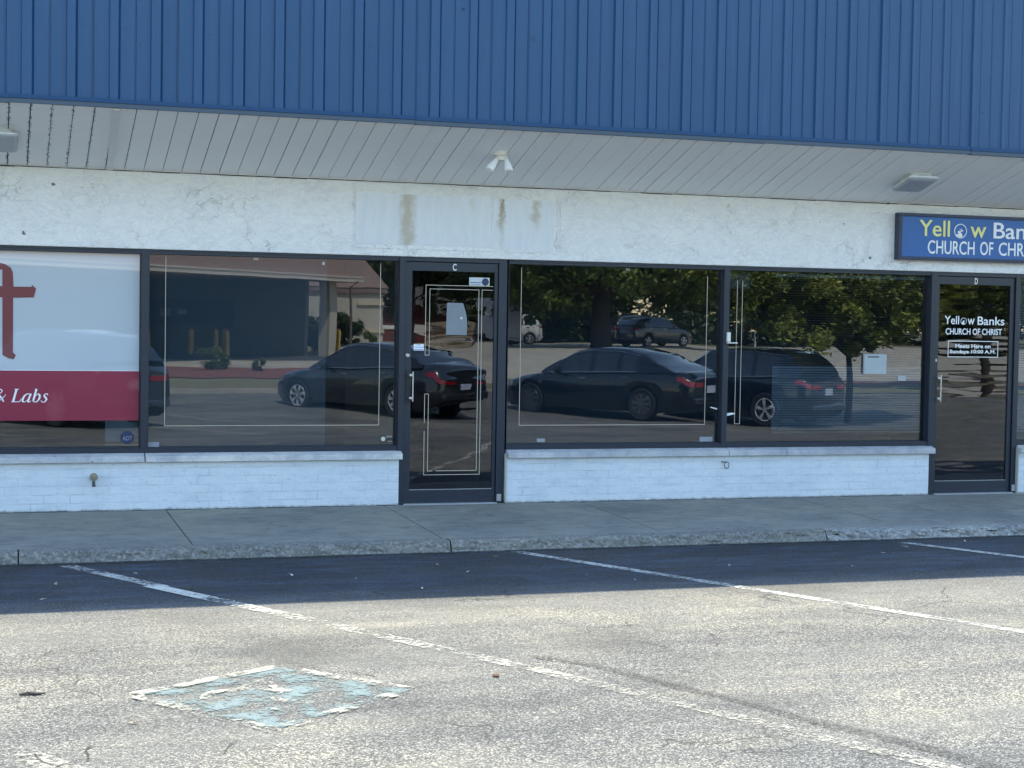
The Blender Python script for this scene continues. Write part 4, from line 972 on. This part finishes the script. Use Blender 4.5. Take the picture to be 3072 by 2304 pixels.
car("parked_car", "black sedan with dark wheels and red tail lamps seen mirrored in the wide middle window", dkblue, rimd, 1.10, 3.80, 2.85, 1.86, sed_belt, f_roof, .345, (-.75, 2.6), (.05, .62, 1.30, 1.85), (13.45, -17.45, grd(12.48, -16.95)), HD+R(2), k_spoke=9)
suv_belt = [(-.98, 1.0), (-.85, 1.10), (-.4, 1.10), (.5, 1.07), (1.8, 1.03), (2.3, 1.02), (2.8, .96), (3.3, .84), (3.6, .62)]
suv_roof = [(-.85, 1.12), (-.62, 1.42), (-.35, 1.60), (.3, 1.67), (1.1, 1.68), (1.6, 1.60), (2.0, 1.36), (2.42, 1.03)]
car("parked_car", "black crossover with five spoke wheels seen mirrored behind the blinds window", dkblue, rimm, 1.0, 3.65, 2.70, 1.90, suv_belt, suv_roof, .365, (-.80, 2.36), (-.45, .35, 1.15, 1.62), (16.45, -17.75, grd(15.75, -17.3)), HD+R(4), 'suv', k_spoke=5)
car("parked_car", "tall dark suv seen mirrored in the poster and left side of the second window", blackc, rimm, 1.0, 3.7, 2.75, 1.94, suv_belt, [(a, b+.04 if b > 1.2 else b) for a, b in suv_roof], .37, (-.80, 2.36), (-.45, .35, 1.15, 1.62), (1.85, -16.3, grd(1.15, -15.9)), HD+R(2), 'suv', k_spoke=6)
car("parked_car", "grey hatchback parked across the road, mirrored under the large tree", dkgrey, rimm, .9, 3.6, 2.65, 1.80, suv_belt, [(a, b-.12 if b > 1.2 else b) for a, b in suv_roof], .33, (-.80, 2.36), (-.45, .35, 1.15, 1.62), (32.6, -66.0, grd(32, -66)), R(-22), 'suv', k_spoke=5)
whitec = car_paint("white_car_paint", (.55, .55, .54), 0)
car("parked_car", "pale car far across the road, half hidden behind hanging branches", whitec, rimm, .9, 3.6, 2.65, 1.80, suv_belt, suv_roof, .33, (-.80, 2.36), (-.45, .35, 1.15, 1.62), (28.5, -73.0, grd(32, -66)), R(170), 'suv', k_spoke=5)
car("parked_car", "second grey car parked farther back beyond the grey hatchback", dkgrey, rimm, .9, 3.6, 2.65, 1.80, suv_belt, suv_roof, .33, (-.80, 2.36), (-.45, .35, 1.15, 1.62), (35.5, -76.0, grd(32, -66)), R(-22), 'suv', k_spoke=5)
# stall lines of the far row
for k in (-3, -2, -1, 0, 1, 2, 3):
    bx, by = 9.6+k*2.75*.8-.2, -18.2-k*2.75*(-.0)+(-k*2.75*.6)*.0
for (ax, ay) in ((.2, -13.8), (3.9, -14.2), (6.3, -14.9), (10.3, -13.6), (13.9, -13.0), (17.2, -12.6)):
    sheet("stall_line", line_poly((ax+.6*1.0, ay+.8*1.0), (ax-.6*5, ay-.8*5), .10), wl2, .006)

# ------------------------------------------------------------------ bank with drive-through across the lot
pink = simple("dusty_pink_fascia", (.30, .21, .19), .7); beige = simple("beige_render", (.46, .42, .36), .8); dkwall = simple("brown_render", (.16, .14, .12), .8); yel = simple("yellow_bollard_paint", (.55, .33, .04), .5); roofp = simple("roof_brown", (.22, .15, .13), .8)
bk = thing("drive_through_bank", "bank with pink fascia drive through canopy mirrored in the second window", "building", (4.62, -37.48, 0))
bk.rotation_euler = (0, 0, math.atan2(-7.78, 8.46)); 
MB().box(-14, 11.5, -10, 0, 2.93, 4.6).build("canopy", pink, bk); MB().box(-9, 11.5, .0, .05, 2.93, 3.13).box(-9, 11.53, .05, .08, 3.08, 3.12).build("fascia_trim", simple("pale_trim", (.50, .44, .38), .7), bk)
MB().box(10.2, 10.65, -1.0, -.55, -.2, 2.93).build("column", beige, bk)
MB().tube([(10.95, -.1, .1), (10.95, -.1, 2.75), (11.15, .05, 2.95)], .05, 8).build("downpipe", simple("brown_pipe", (.12, .09, .08), .5), bk)
MB().box(-30, 10, -9.6, -9, -.4, 4.4).box(9.8, 10.0, -9, -1.3, -.4, 2.93).build("wall", dkwall, bk)
wn = MB().box(9.73, 9.8, -8.6, -4.6, 1.25, 2.15).build("teller_window", cglass, bk); MB().box(9.70, 9.73, -8.2, -7.7, 1.5, 1.8).box(9.70, 9.73, -7.3, -6.9, 1.55, 1.75).build("notice", paper, wn)
MB().box(3, 3.6, -7.2, -6.4, 0, 1.7).box(6, 6.6, -7.2, -6.4, 0, 1.7).build("teller_pillar", dkwall, bk)
bw = thing("beige_building", "beige rendered building with pale bands beyond the bank canopy", "building", (12.8, -51.6, 0))
MB().box(-1.5, 2.55, -12, 0, 0, 2.62).build("wall", beige, bw); MB().box(-3.1, 2.75, -12.1, .12, 2.62, 2.85).build("cornice", simple("brown_cornice", (.20, .14, .13), .7), bw)
MB().prism([(.15, 2.85), (-12.2, 2.85), (-6, 4.6)], -3.2, 2.8, axis='x').build("roof", roofp, bw)
MB().box(-3, 2.6, 0, .07, .95, 1.10).box(1.5, 2.6, 0, .09, 2.1, 2.25).build("band", simple("cream_band", (.55, .48, .36), .7), bw)
ms = thing("maroon_house", "low maroon house with white trim between the trees", "house", (21.5, -72, 0))
MB().box(-4, 2.4, -5, 0, .2, 2.0).build("wall", simple("maroon_siding", (.13, .04, .04), .8), ms); MB().prism([(.4, 2.0), (-5.4, 2.0), (-2.5, 3.1)], -4.4, 2.8, axis='x').build("roof", simple("shingle", (.11, .10, .10), .9), ms); MB().box(-4, 2.4, 0, .05, .95, 1.15).build("trim", white, ms)
ts = thing("tan_fence", "tan board fence beyond the lawn, mirrored in the first door", "fence", (24.3, -70, .25))
f2_ = MB()
for k in range(14): f2_.box(-2.3+k*.3, -2.02+k*.3, 0, .04, 0, 1.25)
f2_.build("boards", simple("tan_board", (.34, .29, .23), .8), ts); MB().box(-2.3, 1.9, .04, .09, .3, .4).box(-2.3, 1.9, .04, .09, .9, 1.0).build("rail", simple("brown_rail", (.12, .07, .06), .8), ts)
tr2 = thing("box_trailer", "white box trailer standing beyond the lawn, mirrored in the first door", "trailer", (25.6, -66.5, .27))
MB().box(-.75, .75, -3.4, 0, .45, 2.25).build("body", simple("trailer_white", (.62, .64, .66), .4), tr2, bevel=.05); MB().lathe([(.30, -.1), (.30, .1)], (-.70, -1.8, .30), 'x', 18).lathe([(.30, -.1), (.30, .1)], (.70, -1.8, .30), 'x', 18).build("wheel", rubber, tr2); MB().box(-.70, .70, 0, .04, .30, .42).build("bumper", alud, tr2)
# bollards
bo = thing("bollard", "yellow steel bollard under the bank canopy", "bollard", (8.05, -44.6, grd(8, -44.6)), 0, "yellow bollards at the bank drive through")
MB().lathe([(.10, 0), (.10, .85), (.07, .92), (.02, .94)], (0, 0, 0), 'z', 16).build("post", yel, bo, smooth=True)
for x, y in ((7.7, -45.2), (5.2, -44.0), (6.9, -46.0), (10.6, -46.2), (10.9, -46.3), (12.6, -47.2), (8.3, -47.0)):
    q = dup(bo); q.location = (x, y, grd(x, y))

# ------------------------------------------------------------------ plants and trees
lg = leaf_mat("leaf_green", (.045, .075, .018), (.20, .25, .06)); ld = leaf_mat("leaf_dark", (.016, .030, .012), (.055, .085, .028), .7); ly = leaf_mat("leaf_yellow_green", (.08, .11, .022), (.38, .40, .085), 1.6)
bark = simple("bark", (.055, .045, .038), .95, 0, 9, .3, .6)
def foliage(name, blobs, nleaf, size, mat, parent, seed=1, shell=.45):
    rnd = random.Random(seed); vs = []; fs = []
    tot = sum(b[3]**2 for b in blobs)
    for (cx, cy, cz, r, fl_) in blobs:
        n = int(nleaf*r*r/tot)
        # sub-clumps give light and dark masses with gaps
        clumps = []
        for _ in range(max(5, int(14*r))):
            d = Vector((rnd.gauss(0, 1), rnd.gauss(0, 1), rnd.gauss(0, 1))).normalized(); q = r*(shell+(1-shell)*rnd.random()**.6)
            clumps.append((Vector((cx+d.x*q, cy+d.y*q, cz+d.z*q*fl_)), r*rnd.uniform(.16, .34)))
        for _ in range(n):
            c, cr2 = clumps[int(rnd.random()*len(clumps))]
            p = c+Vector((rnd.gauss(0, .5), rnd.gauss(0, .5), rnd.gauss(0, .42)))*cr2
            a = Vector((rnd.gauss(0, 1), rnd.gauss(0, 1), rnd.gauss(0, .6))).normalized(); b = a.cross(Vector((rnd.gauss(0, 1), rnd.gauss(0, 1), rnd.gauss(0, 1)))).normalized()
            sz_ = size*rnd.uniform(.6, 1.4); o = len(vs)
            vs += [tuple(p-a*sz_), tuple(p+b*sz_*.42), tuple(p+a*sz_), tuple(p-b*sz_*.42)]; fs.append((o, o+1, o+2, o+3))
    me = bpy.data.meshes.new(name); me.from_pydata(vs, [], fs); me.materials.append(mat); me.update()
    o = bpy.data.objects.new(name, me); COL.objects.link(o); o.parent = parent; return o
def tree(label, loc_, th, tr, crown, nleaf, size, mat, seed, group=None, lean=(0, 0)):
    t = thing("tree", label, "tree", loc_, 0, group); rnd = random.Random(seed); m = MB()
    top = Vector((lean[0], lean[1], th))
    m.tube(smooth_path([(0, 0, -.1), (rnd.uniform(-.05, .05)*th, rnd.uniform(-.03, .03)*th, th*.45), tuple(top)], 5), [tr*1.35, tr*1.05, tr*.95, tr*.92, tr*.9, tr*.88, tr*.85, tr*.82, tr*.8, tr*.78, tr*.75], 10)
    for (cx, cy, cz, r, f) in crown:
        m.tube(smooth_path([tuple(top-Vector((0, 0, .15*th))), ((cx+top.x)/2+rnd.uniform(-.2, .2)*r, (cy+top.y)/2, (cz+th)/2-.1*r), (cx, cy, cz+.3*r)], 4), [tr*.55, tr*.5, tr*.45, tr*.4, tr*.35, tr*.3, tr*.25, tr*.2, tr*.12], 7)
    m.build("trunk", bark, t, smooth=True)
    foliage("crown", crown, nleaf, size, mat, t, seed)
    return t
# large dark tree across the road
tree("large dark tree with thick trunk and low hanging branches, mirrored in the wide middle window", (29.3, -62.5, .25), 3.4, .50, [(0, 0, 5.8, 4.2, .75), (-4.2, .5, 4.6, 3.0, .7), (4.5, 1, 4.9, 3.4, .75), (-1.2, 3, 5.0, 3.0, .7), (1.5, -3, 6.5, 3.5, .7), (-3.6, 2.2, 2.9, 1.2, .8), (7.2, 1.0, 3.6, 2.0, .8), (-3.2, -1.2, 3.1, 2.0, .8), (-1.7, -1.8, 2.7, 1.4, .9), (-5.2, -.5, 3.0, 1.6, .9), (4.6, -1.5, 3.3, 1.8, .8)], 60000, .16, lg, 3)
# small yellow green tree in the lot island
tree("small yellow green lot tree with slim dark trunk, mirrored behind the blinds window", (16.1, -15.4, grd(16.1, -15.4)) if False else (18.3, -18.4, grd(18.3, -18.4)), 1.75, .085, [(0, .3, 3.0, 1.35, .85), (-1.2, .3, 2.45, 1.1, .8), (1.1, .1, 2.5, 1.1, .8), (.1, .9, 2.15, .9, .7), (-.4, -.6, 3.6, 1.1, .8), (2.1, 0, 3.0, 1.1, .8), (-2.2, .2, 2.9, 1.1, .8), (-1.4, .5, 3.5, 1.1, .8), (-3.0, .2, 3.2, .9, .8), (.9, .8, 3.2, 1.0, .8)], 52000, .07, ly, 5)
tree("small island tree with thin trunk, mirrored in the lettered door", (27.0, -26.0, grd(27, -26)), 2.2, .16, [(0, 0, 3.9, 1.9, .8), (-1.6, .4, 3.4, 1.4, .8), (1.7, .2, 3.5, 1.5, .8), (0, 0, 2.7, 1.0, .6)], 20000, .10, lg, 8)
tree("bushy tree beside the beige building, mirrored at the right edge of the second window", (18.2, -58, .25), 2.0, .2, [(0, 0, 4.2, 2.4, 1.1), (1.6, .6, 3.0, 1.7, 1.0), (-1.0, 2.5, 4.4, 1.3, .9)], 16000, .12, ld, 12)
tg = tag(bpy.data.objects.new("undergrowth", None), "x", "y") if False else None
ug = foliage("undergrowth", [(x_, -82+(x_ % 7)*.6, .9, 2.6, .75) for x_ in range(-20, 100, 4)], 42000, .26, ld, None, 77, .1); ug['kind'] = 'stuff'
tag(ug, "dense dark undergrowth below the trees beyond the road", "undergrowth")
# row of trees closing the view
pA = tree("dark leafy tree in the row beyond the road", (38, -92, .3), 3.2, .4, [(0, 0, 6.4, 4.6, 1.0), (-3.8, .4, 4.6, 3.2, 1.0), (3.8, .5, 5.0, 3.4, 1.0), (0, 1.5, 3.0, 2.8, .7)], 30000, .24, ld, 21, "trees closing the far side of the road")
pB = tree("mid green broad tree in the row beyond the road", (52, -88, .3), 3.4, .42, [(0, 0, 6.8, 5.0, .9), (-4.2, .4, 5.2, 3.3, .9), (4.2, 0, 4.6, 3.5, .9), (1, 2, 3.2, 2.6, .7)], 30000, .24, lg, 22, "trees closing the far side of the road")
rnd = random.Random(4)
for i, x in enumerate([-30, -21, -12, -3, 6, 14, 22, 29, 45, 60, 68, 77, 86, 96]):
    q = dup(pA if i % 2 else pB); q.location = (x, -92+rnd.uniform(-5, 5), .3); q.rotation_euler = (0, 0, rnd.uniform(0, 6)); s_ = rnd.uniform(.9, 1.2); q.scale = (s_, s_, s_)
for i, x in enumerate([34, 48, 63, 78]):
    q = dup(pA if i % 2 else pB); q.location = (x, -74+rnd.uniform(-2, 2)-(6 if x == 34 else 0), .3); q.rotation_euler = (0, 0, rnd.uniform(0, 6)); q.scale = (.7, .7, .7)
def shrub(label, loc_, r, n, seed, mat=lg):
    t = thing("shrub", label, "shrub", loc_)
    m = MB(); rr = random.Random(seed)
    for k in range(6): a = k*1.05; m.tube([(0, 0, -.05), (r*.5*math.cos(a), r*.5*math.sin(a), r*.8)], [.012, .006], 5)
    m.build("stems", bark, t); foliage("foliage", [(0, 0, r*.85, r, .85), (r*.3, 0, r*.7, r*.7, .8)], n, r*.09, mat, t, seed, .3); return t
shrub("round green shrub on the mulch bed, the larger of the two", (6.3, -35.2, grd(6.3, -35.2)), .50, 3500, 31); shrub("small low shrub on the mulch bed right of the larger one", (7.55, -35.0, grd(7.5, -35)), .30, 2000, 32)
shrub("tall dark clipped shrub in front of the beige building", (12.9, -49.6, .2), 1.1, 5000, 33, ld); shrub("round olive bush at the foot of the beige building", (14.3, -50.3, .2), .55, 3000, 34)
sg3 = thing("street_sign", "small leaning street sign on a white post across the road", "sign", (37.6, -62, .25))
MB().tube([(0, 0, 0), (-.1, 0, 2.0)], .05, 8).build("post", white, sg3); MB().box(-.5, .35, -.02, .02, 1.45, 2.1).build("panel", simple("red_panel", (.28, .07, .05), .6), sg3)
